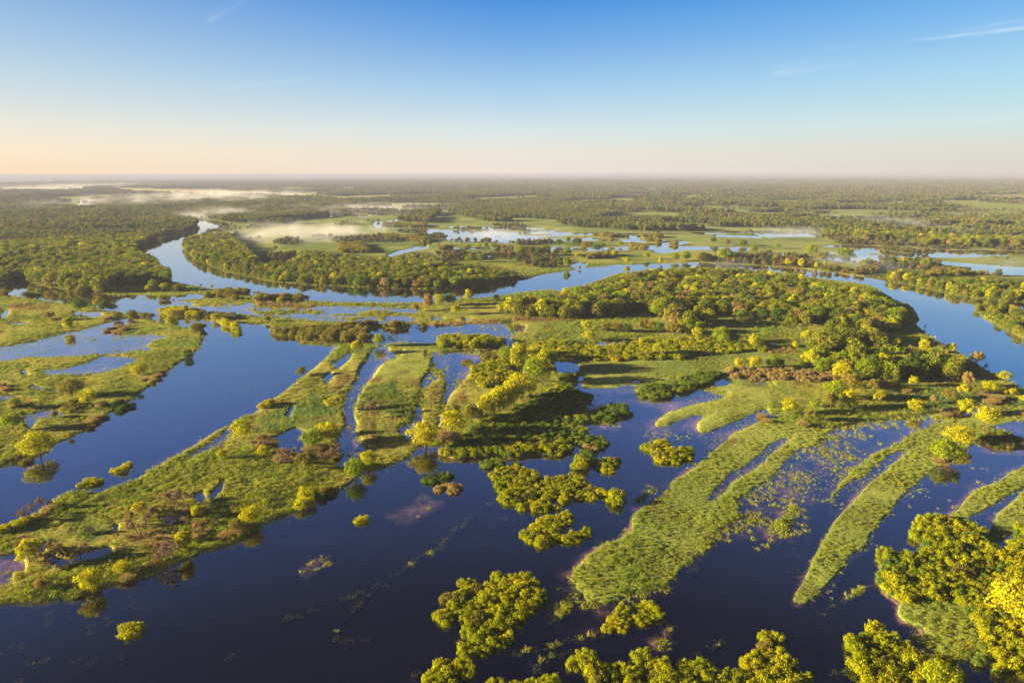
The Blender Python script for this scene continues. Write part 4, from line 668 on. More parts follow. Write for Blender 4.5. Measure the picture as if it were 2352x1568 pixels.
# ------------------------------------------------------------------ single trees:  tag, x, y(base), height, shape, colour | label
TREES = """
B1 215,150,65 R d|dark rounded tree at the top edge of the left meadow, beside the narrow side channel
B1 635,248,110 R d|dark green tree on the left meadow above a small bright pool
B1 815,248,82 R d|left of two dark trees at the northern point of the left meadow
B1 880,246,66 R d|right of two dark trees at the northern point of the left meadow
B1 748,202,50 O y|small pale tree on the channel bank of the left meadow
B1 545,400,130 T y|tall yellow-green tree mirrored in the flooded pool of the left meadow
B1 390,320,80 O o|olive tree with a bush at its foot on the left meadow
B1 925,305,60 W o|low spreading olive tree near the rusty reeds of the left meadow
B1 1342,362,85 O y|yellow-green tree at the narrow northern bank opposite the bush islets
B1 1345,300,80 W y|wide yellow-green willow on the bush islet chain of the side channel
B1 1458,270,78 T y|slender yellow-green tree on the bush islet chain
B1 1690,318,55 W y|yellow-green willow at the west end of the marsh strip
B1 1090,750,92 W y|yellow-green round willow beside the wheel track
B1 570,915,150 W o|very wide olive-green willow beside a small pool in the left meadow
B1 705,985,130 R y|bright yellow-green tree leaning over the inlet of the left meadow
B1 1480,622,62 R d|dark green small tree at the bank bend of the left meadow
B1 125,1010,95 R g|bright green tree rising from a rusty bush at the far left
B1 105,1180,150 O g|tall open green tree at the far left edge
B1 318,1385,225 R y|largest bright yellow tree on the left shore, with a dark reflection
B1 200,1400,40 R y|small yellow shrub-like tree left of the largest shore tree
B1 1105,892,48 R y|tiny yellow tree at the waterline of the left bank
B1 555,1235,48 R o|tiny olive tree at the lower left bank
B1 490,1050,60 R y|small yellow tree in the bush group of the inlet
B1 430,1085,65 R o|small olive tree left in the bush group of the inlet
B1 1165,95,62 R y|bright tree left in the pair on the spit
B1 1207,75,82 R g|larger green tree right in the pair on the spit
B1 870,95,62 R o|olive tree on the spit shore, right of the pale cluster
B1 755,95,92 T y|tall pale tree in the cluster at the wood corner
B1 790,95,62 R y|yellow tree right in the cluster at the wood corner
B1 700,80,80 R y|yellow tree left in the cluster at the wood corner
B1 620,80,90 R g|green round tree at the southern corner of the left wood
B1 1003,92,50 R o|small olive tree alone in the middle of the spit
B1 1290,85,60 W y|broad yellow tree on the spit
B1 490,45,45 W y|small yellow tree at the shore of the left wood
B1 1665,82,62 N p|sparse brownish tree on the river side of the spit
B1 1580,65,42 N p|small pinkish sparse tree near the tip of the spit
B2 -10,128,62 N b|leafless slender tree west in the bare row on the river bank
B2 20,128,58 N o|thin leafy tree west in the bare row on the river bank
B2 62,138,45 R y|small round green tree between the two bare rows
B2 115,140,55 N b|first slender bare tree in the eastern row on the river bank
B2 140,142,58 N b|second slender bare tree in the eastern row on the river bank
B2 165,142,58 N b|third slender bare tree in the eastern row on the river bank
B2 190,144,55 N o|fourth slender tree, faintly green, in the eastern row
B2 212,145,55 N o|fifth slender tree, faintly green, in the eastern row
B2 235,146,58 N o|sixth slender tree in the eastern row
B2 256,147,55 N o|last slender tree in the eastern row
B2 290,150,55 N b|sparse brown tree at the end of the bank row
B2 188,178,46 R y|small bright tree below the bare row
B2 308,155,52 R o|round olive tree right of the bare row
B2 370,155,38 N g|small sparse green tree right of the bare row
B2 1352,232,128 T p|tall pinkish-orange tree on the river bank, its leaves rusty
B2 1258,250,70 O p|smaller pinkish-orange tree in the marsh south-west of the tall one
B2 1442,205,100 R y|bright yellow-green tree left in the pair by the river bank
B2 1520,200,98 R d|dark green tree right in the pair by the river bank
B2 1665,172,102 T w|tall yellow willow on the river bank, right of the pair
B2 1572,275,88 O y|yellow-green tree below the river bank pair
B2 1885,165,58 R g|green tree in the hedge on the river bank
B2 1918,250,64 R y|bright tree left in the group west of the east wood
B2 1978,250,92 R g|green tree right in the group west of the east wood
B2 970,520,105 R g|bright green tree standing on the dike with a dark reflection
B2 795,580,112 O y|yellow tree at the head of the second grass finger
B2 95,332,48 R d|small dark tree on the western tip of the marsh strip, mirrored below
B2 358,752,82 O o|sparse olive tree on the outer bank of the first grass finger
B2 610,730,70 N y|sparse yellow bush-like tree between the first and second finger
B2 615,1022,122 O y|olive-yellow tree on the slope left of the curved slot of water
B2 900,1045,150 B b|leafless brown tree on the broad grass finger
B2 1075,1150,110 B q|leafless reddish tree near the foot of the broad grass finger
B2 1330,1312,195 R y|bright yellow-green tree at the water's edge between fingers and headland
B2 1545,1225,190 R y|bright tree at the southern end of the headland tree row
B2 1550,1090,110 O o|olive tree behind the southern end of the headland row
B2 1692,1135,155 O o|olive-yellow tree second from the south in the headland row
B2 1800,1085,160 R y|third tree from the south in the headland row
B2 1865,1060,190 R y|fourth tree from the south in the headland row
B2 1935,1030,190 R y|fifth tree from the south in the headland row
B2 2000,990,190 R y|sixth tree from the south in the headland row
B3 75,930,190 R y|seventh tree from the south in the headland row
B3 190,810,185 R g|round green tree on the east side of the headland
B3 235,730,170 R y|tree at the north-east of the headland grove
B3 45,715,185 T y|tall yellow tree in the middle of the headland grove
B3 -30,660,130 R g|green tree at the west side of the headland grove
B3 60,610,110 R y|tree at the northern edge of the headland grove
B3 180,640,120 R y|tree above the green slope of the headland grove
B3 295,690,130 R g|easternmost tree of the headland grove
B2 450,1325,170 R g|bright green tree left in the pair at the pond
B2 590,1280,175 R y|yellow-green tree right in the pair at the pond
B2 525,1220,110 O y|smaller tree behind the pair at the pond
B2 390,1490,150 O o|olive tree south of the pond
B2 230,1455,130 B b|leafless purplish tree south of the pond
B2 560,1430,110 B q|leafless reddish tree at the pond outlet
B2 60,1385,95 R y|yellow tree west of the pond
B2 70,1325,95 B q|leafless reddish tree north-west of the pond
B2 775,1560,175 R g|bright green tree left in the shore pair, with a dark reflection
B2 880,1475,140 R y|yellow-green tree right in the shore pair
B1 1905,1252,172 R y|bright tree at the upper edge of the lower left land
B1 1740,1412,92 R y|small round yellow tree beside the emergent grass strip
B1 1990,1330,100 B q|leafless reddish tree right of the bright tree on the upper edge
C1 215,312,168 B b|leafless brown tree, lower of the pair at the left shore
C1 345,232,145 B b|leafless brown tree, upper of the pair at the left shore
C1 1090,272,118 O y|bright yellow tree amid leafless trees on the lower left land
C1 1235,285,150 B b|leafless tree just right of the bright yellow one
C1 1350,250,180 B b|tallest leafless brown tree of the central bare group
C1 1470,290,110 B b|leafless tree at the right of the central bare group
C1 1530,300,110 O y|small yellow-olive tree right of the central bare group
C1 1065,430,155 B b|leafless brown tree below the bright yellow one
C1 232,648,215 O w|tall sparse yellow tree by the flooded hollow at lower left
C1 295,640,160 B b|leafless tree right beside the tall sparse yellow one
C1 365,690,120 B b|small leafless tree in front of the flooded hollow
C1 460,645,215 N q|tall sparse brown and yellow tree over the flooded hollow
C1 622,595,185 B b|leafless dark-stemmed tree over the flooded hollow
C1 710,862,212 R y|large bright yellow oak on the lower left shore
C1 950,728,108 R y|small bright yellow tree right of the large shore oak
C1 1320,640,250 B b|large leafless tree on the south shore, with reflection
C1 1430,575,205 T y|narrow bright tree touching the large leafless shore tree
C1 1950,352,165 R y|bright green tree on the south shore, mid way to the shore pair
C1 1380,480,130 B q|leafless reddish tree behind the large shore tree
C1 1830,390,90 W o|low olive tree on the south shore
C1 320,860,100 O p|pinkish low tree near the bottom left shore
C1 1800,250,60 B q|small leafless tree on the brown hollow
B3 585,400,85 R y|upper of two stacked bright round trees in the flooded meadow
B3 600,482,95 R y|lower of two stacked bright round trees, mirrored in the pool
B3 735,408,80 W o|olive tree left in the row of three on the flooded meadow
B3 830,412,85 W o|middle olive tree in the row of three on the flooded meadow
B3 900,418,80 R d|dark tree right in the row of three on the flooded meadow
B3 1020,402,105 O o|olive tree at the west end of the meadow grove
B3 1085,410,95 R o|second tree from the west in the meadow grove
B3 1155,300,150 R g|bright oak at the south edge of the east wood, above the meadow grove
B3 1150,420,95 R d|dark tree in the middle of the meadow grove
B3 1220,330,95 R y|yellow-green tree between the east wood and the meadow grove
B3 1275,440,105 O o|olive tree in the east part of the meadow grove
B3 1360,430,130 R g|green tree in the east part of the meadow grove
B3 1455,462,95 R y|bright tree at the lower edge of the meadow grove
B3 1480,410,90 R g|green tree at the east end of the meadow grove
B3 1640,505,140 R g|broad bright green oak above the shrub belt
B3 1735,505,100 R d|darker tree touching the broad oak
B3 1900,535,110 R y|small bright tree at the east end of the shrub belt
B3 1150,600,115 O y|yellow tree growing out of the shrub belt
B3 1800,310,92 R g|round green tree at the edge of the east wood by a small pool
B3 1780,700,90 R y|left of the paired round trees on the green meadow
B3 1898,705,112 R y|right of the paired round trees on the green meadow
B3 1710,728,50 R y|small tree left of the paired round trees
B4 30,700,110 R g|green tree right of the paired round trees
B4 95,690,75 R d|dark small tree right of the paired round trees
B4 160,1062,140 R y|round bright tree at the west end of the right meadow trees
B4 365,1005,75 R g|small green tree between round tree and the big group
B4 510,945,175 R g|big green tree at the back of the group on the right meadow
B4 490,1030,165 O o|thin-leaved olive tree in front of the big green tree
B4 630,1020,170 O y|yellow-green tree right of the thin-leaved olive one
B4 330,1115,112 O o|olive low tree by the wedge of water on the right meadow
B4 640,850,125 W o|olive tree above the group on the right meadow
B4 830,880,112 O o|olive tree at the edge of the rusty hollow
B4 862,960,105 R y|small round tree at the shallow ditch
B4 1160,1050,122 R y|bright tree at the north shore of the purple bay
B4 1300,975,75 O p|small pinkish tree north of the purple bay
B4 1420,950,100 W o|wide pale olive tree north of the purple bay
B4 1562,850,135 T p|tall pinkish-yellow tree on the right meadow
B4 1530,905,95 O y|yellow-green tree below the tall pinkish one
B4 1740,890,100 W y|yellow-green tree near the river on the right meadow
B4 1560,1065,150 R y|bright round tree beside the white snag at the head of the bay
B4 1710,1152,165 R y|intensely yellow tree on the last grass finger
B4 1500,1290,160 W y|round yellow tree, upper of the pair on the last grass finger
B4 1390,1425,190 W g|large green round tree, lower of the pair, over dark reflection
B4 1850,800,90 R y|green tree right on the river point
B4 1775,780,60 R y|small tree left on the river point
B4 1140,842,95 O y|yellow tree in front of the dark grove on the right meadow
B4 970,412,115 O y|pale slender tree at the clearing in the east wood
B4 1912,912,62 O y|small yellow tree near the far right bank
B4 1850,900,52 R y|tiny tree near the far right bank
B4 1630,670,115 O p|pale-topped tree at the river side of the lower grove
B4 1705,700,60 N d|small dark sparse tree on the river edge
B4 1000,530,78 R y|round yellow tree north of the lower grove
B4 1215,580,140 T y|tall yellow tree north of the lower grove
B4 1425,580,90 O y|feathery tree at the river bank corner
B4 580,425,95 R g|round green tree beside the clearing of the east wood
B4 760,440,100 O y|pale yellow tree beside the clearing
B4 300,490,105 R y|bright tree west of the lower grove
B4 395,575,130 R y|tall bright tree above the shrub belt end
B4 210,545,75 T y|slim yellow tree left of the tall bright one
B4 300,360,120 T g|pointed green tree at the south edge of the east wood
B4 1230,380,35 N p|small pale pink tree at the river edge
B4 2000,960,60 R y|tree at the far right edge of the meadow
C4 1930,1085,330 W w|huge fluffy yellow willow at the right edge
C4 1320,1620,255 R g|bright green tree at the bottom edge, right of the mixed thicket
A2 945,606,36 R y|left of three small trees on the bank of the thin meadow creek
A2 995,601,38 R g|middle of three small trees on the bank of the thin meadow creek
A2 1047,615,46 R g|right of three small trees on the bank of the thin meadow creek
A2 962,702,66 R g|green tree on the striped meadow behind the river bend wood
A2 885,702,58 R g|smaller tree left of it on the striped meadow
A2 1550,742,82 T g|narrow green tree on the north river bank
A2 1637,748,26 O p|tiny pale tree at the river edge
A2 614,592,66 T d|dark narrow tree by the pale creek
A2 1225,655,74 R g|left tree of the misty meadow grove
A2 1290,655,70 W o|second tree of the misty meadow grove
A2 1345,658,60 W d|third tree of the misty meadow grove
A2 1405,652,76 R o|right tree of the misty meadow grove
A2 1500,585,46 W d|dark wide tree beside the white lake
A2 1552,572,50 R g|green tree beside the dark wide one near the white lake
A2 1620,590,62 W d|tree in the upper right grove of the misty meadow
A2 1690,615,62 W o|middle tree in the upper right grove
A2 1755,630,60 R d|right tree in the upper right grove
A2 1800,605,36 R d|small dark tree above the upper right grove
A2 1480,655,50 R d|dark tree right of the misty meadow grove
A2 1550,655,54 W g|green tree right of the misty meadow grove
A2 1622,670,34 R y|small tree below the upper right grove
A2 1660,640,50 R o|tree between the two groves
A2 1875,665,52 R y|yellow-green tree at the end of a reedy creek
A2 1965,712,52 R y|tree at the north river bank with reflection
A2 1940,690,30 R g|small tree beside the north bank tree
A2 1855,575,46 R o|tree on the far meadow by the white creek
A2 1915,592,42 R g|green tree on the far meadow by the white creek
A2 2095,682,52 R g|dark green round tree on the open far meadow
A2 2190,712,58 T y|pale narrow tree on the north bank
A2 2290,695,60 R g|green tree near the north bank
A3 40,690,70 R g|green tree at the west of the large bank grove
A3 150,702,78 W o|wide olive tree in the large bank grove
A3 240,640,50 R d|dark tree at the back of the large bank grove
A3 300,690,92 W g|broad green tree in the large bank grove
A3 355,708,44 R y|small yellow tree in front of the large bank grove
A3 500,642,66 R g|green tree east of the large bank grove
A3 655,690,40 R g|small green tree by the reddish field
A3 665,610,40 R g|small tree above the reddish field
A3 740,735,66 O w|pale yellow willow on the north bank with reflection
A3 825,740,70 T w|second pale yellow willow on the north bank
A3 930,747,50 T y|slim yellow tree on the north bank
A3 990,748,54 T y|yellow tree on the north bank near the mist
A3 1265,732,54 R g|green tree beyond the misty bank
A3 895,655,80 R g|tree left in the eastern bank grove
A3 965,690,62 W o|tree in the middle of the eastern bank grove
A3 1120,680,80 W g|broad tree right in the eastern bank grove
A3 1448,685,40 R o|tree at the pale side arm
A3 1525,712,48 R y|yellow tree at the pale side arm
A3 1570,700,34 R o|small tree at the pale side arm
A3 1670,745,76 R g|green tree on the right far bank
A3 2235,685,26 R d|tiny tree in the far right meadow
A3 2153,683,28 R o|tiny left tree in the far right meadow
A3 430,590,46 W d|tree in the far centre right meadow
A3 320,585,44 R o|small tree left in the far centre right meadow
A3 225,570,45 R d|dark tree at the pale pool of the far meadow
"""
SH = {'R': 'round', 'T': 'tall', 'W': 'wide', 'O': 'open', 'N': 'thin', 'B': 'bare'}
HH = {'round': 12.3, 'tall': 12.3, 'wide': 12.2, 'open': 12.4, 'thin': 12.5, 'bare': 12.5}
def dpt0(u, v): a, b = ground(np.array([u]), np.array([v])); return float(a[0]), float(b[0])
nt_ = 0; lone = []
for ln in TREES.strip().splitlines():
    a, lab = ln.split('|'); tag, xyz, sh, co = a.split(); cx, cy, hh = map(float, xyz.split(',')); t = TAG[tag]
    u, v = t[0]+cx*t[2], t[1]+cy*t[2]; x, y = ground(np.array([u]), np.array([v])); x, y = float(x[0]), float(y[0]); dp = proj(np.array([x]), np.array([y]))[2][0]
    h = hh*t[2]*dp/FPX*(1.1 if 'headland' in lab else .96); shape = SH[sh]
    if co == 'b' or shape == 'bare': km = tree_meshes('bare', co if co in 'bq' else 'b', nt_ % 3)
    else: km = tree_meshes(shape, co, nt_ % 3)
    nm = 'bare_tree' if shape == 'bare' else 'broadleaf_tree'
    plant(nm, km, x, y, h/HH[shape], lab, 'tree', None, {'tall': .85, 'thin': .7}.get(shape, 1.0)*(1.0 if shape in ('wide', 'bare') else rng.uniform(.92, 1.1)))
    nt_ += 1; lone.append((x, y))
for s_ in "200,560,110 420,560,120 520,640,110 560,430,100 700,430,90 980,380,100 1020,330,130 1130,370,120 1160,310,140 1290,200,150 1420,180,140 1420,260,110 1200,640,90 1250,560,110 1400,500,120 330,800,80 1650,360,70 1560,420,70 900,470,70 1120,480,100 180,500,90".split():
    cx, cy, hh = map(float, s_.split(',')); x, y = dpt0(cx*.2971, 1102.5+cy*.2971); dp = proj(np.array([x]), np.array([y]))[2][0]
    plant('bare_tree', tree_meshes('bare', 'b' if nt_ % 3 else 'q', nt_ % 3), x, y, hh*.2971*dp/FPX/12, 'leafless purplish-brown tree among the herbs of the lower left land', 'tree', 'bare trees of the lower left land'); nt_ += 1
for s_ in "40,1290,90 90,1340,100 200,1420,110 260,1400,120 520,1450,110 600,1400,120 630,1350,110 1470,1250,80 1530,1250,80 0,1200,80 1000,1000,80 930,1090,90".split():
    cx, cy, hh = map(float, s_.split(',')); x, y = dpt0(588+cx*.29297, 643.1+cy*.29297); dp = proj(np.array([x]), np.array([y]))[2][0]
    plant('bare_tree', tree_meshes('bare', 'b' if nt_ % 2 else 'q', nt_ % 3), x, y, hh*.293*dp/FPX/12, 'leafless reddish-brown small tree near the round pond and fingers', 'tree', 'bare trees near the pond'); nt_ += 1
print('lone trees', nt_, time.time()-T0)
# ------------------------------------------------------------------ woods
x, y = rings(215, 13000, lambda d: max(8.6, d/235))
m, wd_, u, v, d, px = cover(x, y)
ut, vt, _ = proj(x, y, 9.5); wt = samp(np.maximum(Wd, Wf), ut, vt)
keep = (wd_ > rng.uniform(.35, .8, len(x))) & ((wt > .5) | (d > 1800)) & (u > -380) & (u < 2740)
# sparse trees over the far meadow
x, y, u, v, d, m, wd_ = [q[keep] for q in (x, y, u, v, d, m, wd_)]
ids = np.zeros((RH, RW), np.int8)
for i_, pl in enumerate((LW, PEN, EW, EW2, RBW, R_ISL)): paint(ids, pl, i_+1)
wl = {0: ('tree in the small meadow groves between the larger woods', 'trees of the small groves'), 1: ('tree standing in the wood on the left bank of the river', 'trees of the left bank wood'), 2: ('tree in the wood inside the river bend', 'trees of the river bend wood'), 3: ('tree in the large wood south of the river', 'trees of the large southern wood'), 4: ('tree of the lower grove near the river corner', 'trees of the lower right grove'), 5: ('tree in the wood along the far right bank', 'trees of the right bank wood'), 6: ('tree on the narrow river island at right', 'trees of the river island')}
order = np.argsort(d); ind = 0; used = np.zeros(len(x), bool)
lowwd = lambda i: ids[int(np.clip(v[i]-V0, 0, RH-1)), int(np.clip(u[i]-U0, 0, RW-1))]
for i in order:
    if ind >= 297-nt_: break
    if not (-20 < u[i] < 2372): continue
    g = int(lowwd(i)); r = rng.random(); co = rng.choice(list('gggfoydd')) if g != 3 else rng.choice(list('gggffooydgp'))
    sh = rng.choice(['round', 'round', 'open', 'tall', 'wide']); used[i] = True; ind += 1
    plant('broadleaf_tree', tree_meshes(sh, co, int(rng.integers(3))), float(x[i]), float(y[i]), float(rng.uniform(.7, 1.15))*{5: .85, 6: .6}.get(g, 1.0), wl[g][0], 'tree', wl[g][1], .95)
print('wood trees', len(x), 'individual', ind)
def lod(n_, size, col, tall=False, nl=16, W=11.0, H=12.0, zb=.3, r=2.3):
    Q, to = lobecloud(dome_lobes(W if not tall else W*.75, H, zb, nl, r, .85, .16), n_, size, .15, .5); return quads_mesh('crown', Q, to, LM[col])
R0 = ~used
def wood_scatter(sel, protos, wts, base, name, lab):
    k = np.where(sel & R0)[0]
    if len(k) == 0: return
    rust = vn(x[k]/90, y[k]/90, 91)+.5
    pk = rng.choice(len(protos), len(k), p=np.array(wts)/sum(wts)); 
    sc = base*rng.uniform(.55, 1.0, len(k))**.8*1.28*(1+.5*vn(x[k]/120, y[k]/120, 92))*np.maximum(1, d[k]/2600)**.3
    scatter(name, np.stack([x[k], y[k], np.zeros(len(k))+.2], 1), rng.uniform(0, 6.28, len(k)), sc, pk, protos, kind='stuff', label=lab, category='woodland')
wm = ids[np.clip(v-V0, 0, RH-1).astype(int), np.clip(u-U0, 0, RW-1).astype(int)]
PA = [lod(1100, .62, 'f'), lod(1100, .62, 'f', True), lod(1100, .62, 'f'), lod(1100, .62, 'o'), lod(1100, .62, 'g'), lod(1100, .62, 'p'), lod(1100, .6, 'd'), lod(1100, .6, 'y', True)]
mids = d < 1500
lbl = ['scattered groves on the far meadows', 'dense wood on the left bank of the river', 'dense wood inside the river bend', 'dense mixed wood south of the river, partly rusty', 'dense lower right grove', 'wood along the far right bank', 'young wood on the narrow river island']
for g in range(7):
    wts = [4, 3, 4, 2, 2, 1.0 if g == 3 else .4, 2.5, 1.5 if g != 1 else .6]
    wood_scatter((wm == g) & mids, PA, wts, {2: .76, 3: .95, 5: .8, 6: .6}.get(g, 1.02), 'woodland', lbl[g])
PB = [lod(330, 1.1, 'F', False, 10), lod(330, 1.1, 'f', True, 10), lod(330, 1.1, 'F', False, 10), lod(330, 1.1, 'G', False, 10), lod(330, 1.1, 'd', False, 10)]
wood_scatter((~mids) & (d < 3500), PB, [5, 4, 2.5, 1.2, 2.5], 1.0, 'woodland', 'far woods beyond the river meadows')
PC = [lod(90, 2.2, 'F', False, 6), lod(90, 2.2, 'F', True, 6), lod(90, 2.2, 'G', False, 6), lod(90, 2.2, 'd', False, 6)]
wood_scatter(d >= 3500, PC, [5, 3, 2, 3], 1.05, 'woodland', 'distant woods fading towards the horizon')
# low undergrowth that closes the woods' edges
kk = (d < 1500) & (rng.random(len(x)) < .75)
ux = x[kk]+rng.normal(size=kk.sum())*3.5; uy = y[kk]+rng.normal(size=kk.sum())*3.5; ok = cover(ux, uy)[0] > .6; ux, uy = ux[ok], uy[ok]
scatter('undergrowth', np.stack([ux, uy, np.zeros(len(ux))+.2], 1), rng.uniform(0, 6.28, len(ux)), rng.uniform(.8, 1.5, len(ux)), rng.integers(0, 3, len(ux)), [bush_meshes('round', 'f', i)[0] for i in range(2)]+[bush_meshes('round', 'o', 0)[0]], kind='stuff', label='shrubby undergrowth along the edges of the woods', category='undergrowth')
# scattered far meadow shrubs
x2, y2 = rings(850, 3200, lambda d: max(9, d/130), -.72, .72); m2, w2, u2, v2, d2, _ = cover(x2, y2)
k = (m2 > .62) & (w2 < .3) & (samp(Wc, u2, v2) < .3) & (v2 < 640) & (fbm(x2, y2, (160, 60), 1, 77) > .22)
scatter('shrub_growth', np.stack([x2[k], y2[k], np.zeros(k.sum())+.2], 1), rng.uniform(0, 6.28, k.sum()), rng.uniform(.2, .75, k.sum()), rng.integers(0, 3, k.sum()), [PB[0], PB[2], PB[3]], kind='stuff', label='sparse scrub dotting the far misty meadows', category='scrub')
# ------------------------------------------------------------------ grass, herbs, floating plants
def tuft(n_, wd, h, w_, mat, lean=.35):
    a = rng.uniform(0, 6.28, n_); q = rng.random(n_)**.6*wd/2; p = np.stack([q*np.cos(a), q*np.sin(a), np.zeros(n_)-.03], 1); dr = np.stack([rng.normal(size=n_)*lean, rng.normal(size=n_)*lean, np.ones(n_)], 1)
    hh = h*rng.uniform(.5, 1.2, n_)[:, None]; s = np.cross(dr, rng.normal(size=(n_, 3))); s /= np.linalg.norm(s, axis=1)[:, None]; s *= w_
    t = p+dr*hh; return quads_mesh('tuft', np.stack([p-s, p+s, t+s*.5, t-s*.5], 1), rng.random(n_), LM[mat])
def herb(n_, wd, h, sz, mat):
    a = rng.uniform(0, 6.28, n_); q = rng.random(n_)**.5*wd/2; C = np.stack([q*np.cos(a), q*np.sin(a), rng.random(n_)*h*(1-.6*(q/(wd/2))**2)], 1); Nn = np.stack([np.cos(a)*.5, np.sin(a)*.5, np.ones(n_)], 1)+rng.normal(size=(n_, 3))*.5
    return quads_mesh('herb', leafquads(C, Nn, sz), rng.random(n_), LM[mat])
x3, y3 = rings(118, 950, lambda d: max(1.25, d/165), -.80, .80); m3, w3, u3, v3, d3, _ = cover(x3, y3)
fr3 = samp(Fr, u3, v3); mw3 = samp(MW, u3, v3); pn3 = fbm(x3, y3, (20, 8, 3), .1, 99)
pr = np.maximum(sstep(.30, .56, m3), fr3*sstep(.12, .62, mw3+.5*pn3)*.8); dk3 = samp(Dk, u3, v3); br3 = samp(Br, u3, v3); hn = fbm(x3, y3, (30, 12, 5, 2.5), .1, 95)
k = (rng.random(len(x3)) < pr*.9*(1-.9*samp(Rt, u3, v3))) & (u3 > -380) & (u3 < 2740); x3, y3, m3, u3, v3, dk3, br3, hn = [q[k] for q in (x3, y3, m3, u3, v3, dk3, br3, hn)]; d3 = d3[k]
sm3 = samp(Sm, u3, v3); typ = np.where((hn+dk3*.5-sm3*.3 > .22) & (m3 > .58), 2, np.where((br3+hn*.6 > .38) & (m3 > .5), 3, np.where(m3 < .535, 1, 0)))
zz = np.where(m3 > .5, np.tanh((m3-.5)*3.2)*.55+.1, 0)
TM = [[tuft(70, 1.9, .42, .045, 'r'), tuft(70, 1.7, .55, .045, 'r')], [tuft(26, 1.6, .35, .07, 'e', .8), tuft(26, 1.8, .35, .07, 'r', .8)], [herb(90, 2.0, .75, .13, 'h'), herb(90, 1.8, .9, .12, 'r')], [tuft(90, 1.8, .85, .04, 'q', .3), tuft(80, 1.6, 1.0, .04, 'o', .3)]]
for t in range(4):
    k = typ == t
    scatter('meadow_grass', np.stack([x3[k], y3[k], zz[k]], 1), rng.uniform(0, 6.28, k.sum()), rng.uniform(.6, 1.25, k.sum())*np.clip(1+1.2*hn[k], .5, 1.6)*np.clip(d3[k]/420, 1, 1.5)*(1-.45*samp(Sm, u3[k], v3[k])), rng.integers(0, 2, k.sum()), TM[t], kind='stuff', label=['fresh green meadow grass on the banks', 'flooded grass tips breaking the water surface', 'tall broad-leaved herbs growing in the meadows', 'tall dry brown reed and sedge'][t], category='grass')
# floating leaves and bits on the dark water
x4, y4 = rings(118, 420, lambda d: 1.6, -.75, .75); m4, w4, u4, v4, d4, _ = cover(x4, y4); mr4 = samp(MB, u4, v4)
pn = fbm(x4, y4, (40, 15, 6, 2), .1, 97)
st4 = samp(St, u4, v4); fr4 = samp(Fr, u4, v4)*sstep(.05, .5, samp(MW, u4, v4)+.5*pn)*.28
k = rng.random(len(x4)) < np.maximum(np.maximum(fr4, .9*sstep(.15, .5, st4)*(pn > -.25)), np.where(mr4 > .2, .95*sstep(.25, .45, m4)+.16*sstep(.0, .35, pn), .10*sstep(.35, .6, pn)))*(m4 < .52); 
def pads(n_, wd, sz, mat):
    a = rng.uniform(0, 6.28, n_); q = rng.random(n_)**.5*wd/2; C = np.stack([q*np.cos(a), q*np.sin(a), .015+rng.random(n_)*.05], 1); return quads_mesh('leaf', leafquads(C, np.array([0, 0, 1.])+rng.normal(size=(n_, 3))*.3, sz), rng.random(n_), LM[mat])
PD = [pads(20, 2.6, .085, 'e'), pads(9, 2.2, .10, 'e'), pads(22, 2.4, .08, 'r')]
scatter('floating_plants', np.stack([x4[k], y4[k], np.zeros(k.sum())], 1), rng.uniform(0, 6.28, k.sum()), rng.uniform(.6, 1.2, k.sum()), rng.integers(0, 3, k.sum()), PD, kind='stuff', label='scattered floating leaves and plant tips on the dark flood water', category='water plants')
print('grass', len(x3), 'floating', k.sum(), time.time()-T0)
# rushes and scrub carpets
x5, y5 = rings(150, 620, lambda d: max(2.1, d/190), -.55, .75); u5, v5, _ = proj(x5, y5)
k = (samp(Tk, u5, v5) > .5) & (samp(MB, u5, v5) > .52) & (u5 < 2720); x5, y5 = x5[k], y5[k]
sc5 = rng.uniform(.35, .75, len(x5))*(1+.5*fbm(x5, y5, (14, 6), .1, 44))
scatter('rush_carpet', np.stack([x5, y5, np.full(len(x5), .1)], 1), rng.uniform(0, 6.28, len(x5)), sc5, rng.integers(0, 4, len(x5)), [bush_meshes('round', 'k', 0)[0], bush_meshes('round', 'k', 1)[0], bush_meshes('round', 'k', 2)[0], bush_meshes('round', 's', 0)[0]], kind='stuff', label='carpet of low rushes and scrub covering the headland and islets', category='rushes')
print('rushes', len(x5))
# ------------------------------------------------------------------ small built things
WH, n, l = newmat('white_paint'); o_ = n.new('ShaderNodeOutputMaterial'); b_ = n.new('ShaderNodeBsdfPrincipled'); b_.inputs['Base Color'].default_value = (.8, .8, .78, 1); l.new(b_.outputs[0], o_.inputs[0])
RF, n, l = newmat('tin_roof'); o_ = n.new('ShaderNodeOutputMaterial'); b_ = n.new('ShaderNodeBsdfPrincipled'); b_.inputs['Base Color'].default_value = (.50, .42, .40, 1); b_.inputs['Roughness'].default_value = .6; l.new(b_.outputs[0], o_.inputs[0])
def boxes(name, lst):
    me = bpy.data.meshes.new(name); V, F = [], []
    for x0, x1, y0, y1, z0, z1 in lst:
        b = len(V); V += [(x, y, z) for x in (x0, x1) for y in (y0, y1) for z in (z0, z1)]; F += [tuple(b+i for i in f) for f in ((0, 1, 3, 2), (4, 6, 7, 5), (0, 4, 5, 1), (2, 3, 7, 6), (0, 2, 6, 4), (1, 5, 7, 3))]
    me.from_pydata(V, [], F); me.update(); return me
def dpt(s): q = P(s)[0]; a, b = ground(np.array([q[0]]), np.array([q[1]])); return float(a[0]), float(b[0])
px_, py_ = dpt("B4 1306,476"); e = bpy.data.objects.new('river_marker', None); COL.objects.link(e); e.location = (px_, py_, .3); e['label'] = 'small white disc on a thin post marking the river point'; e['category'] = 'marker post'
add('post', quads_mesh('post', tubes([((0, 0, -.5), (0, 0, 2.8), .09, .09)], 8), np.zeros(8), BARK), None, e)
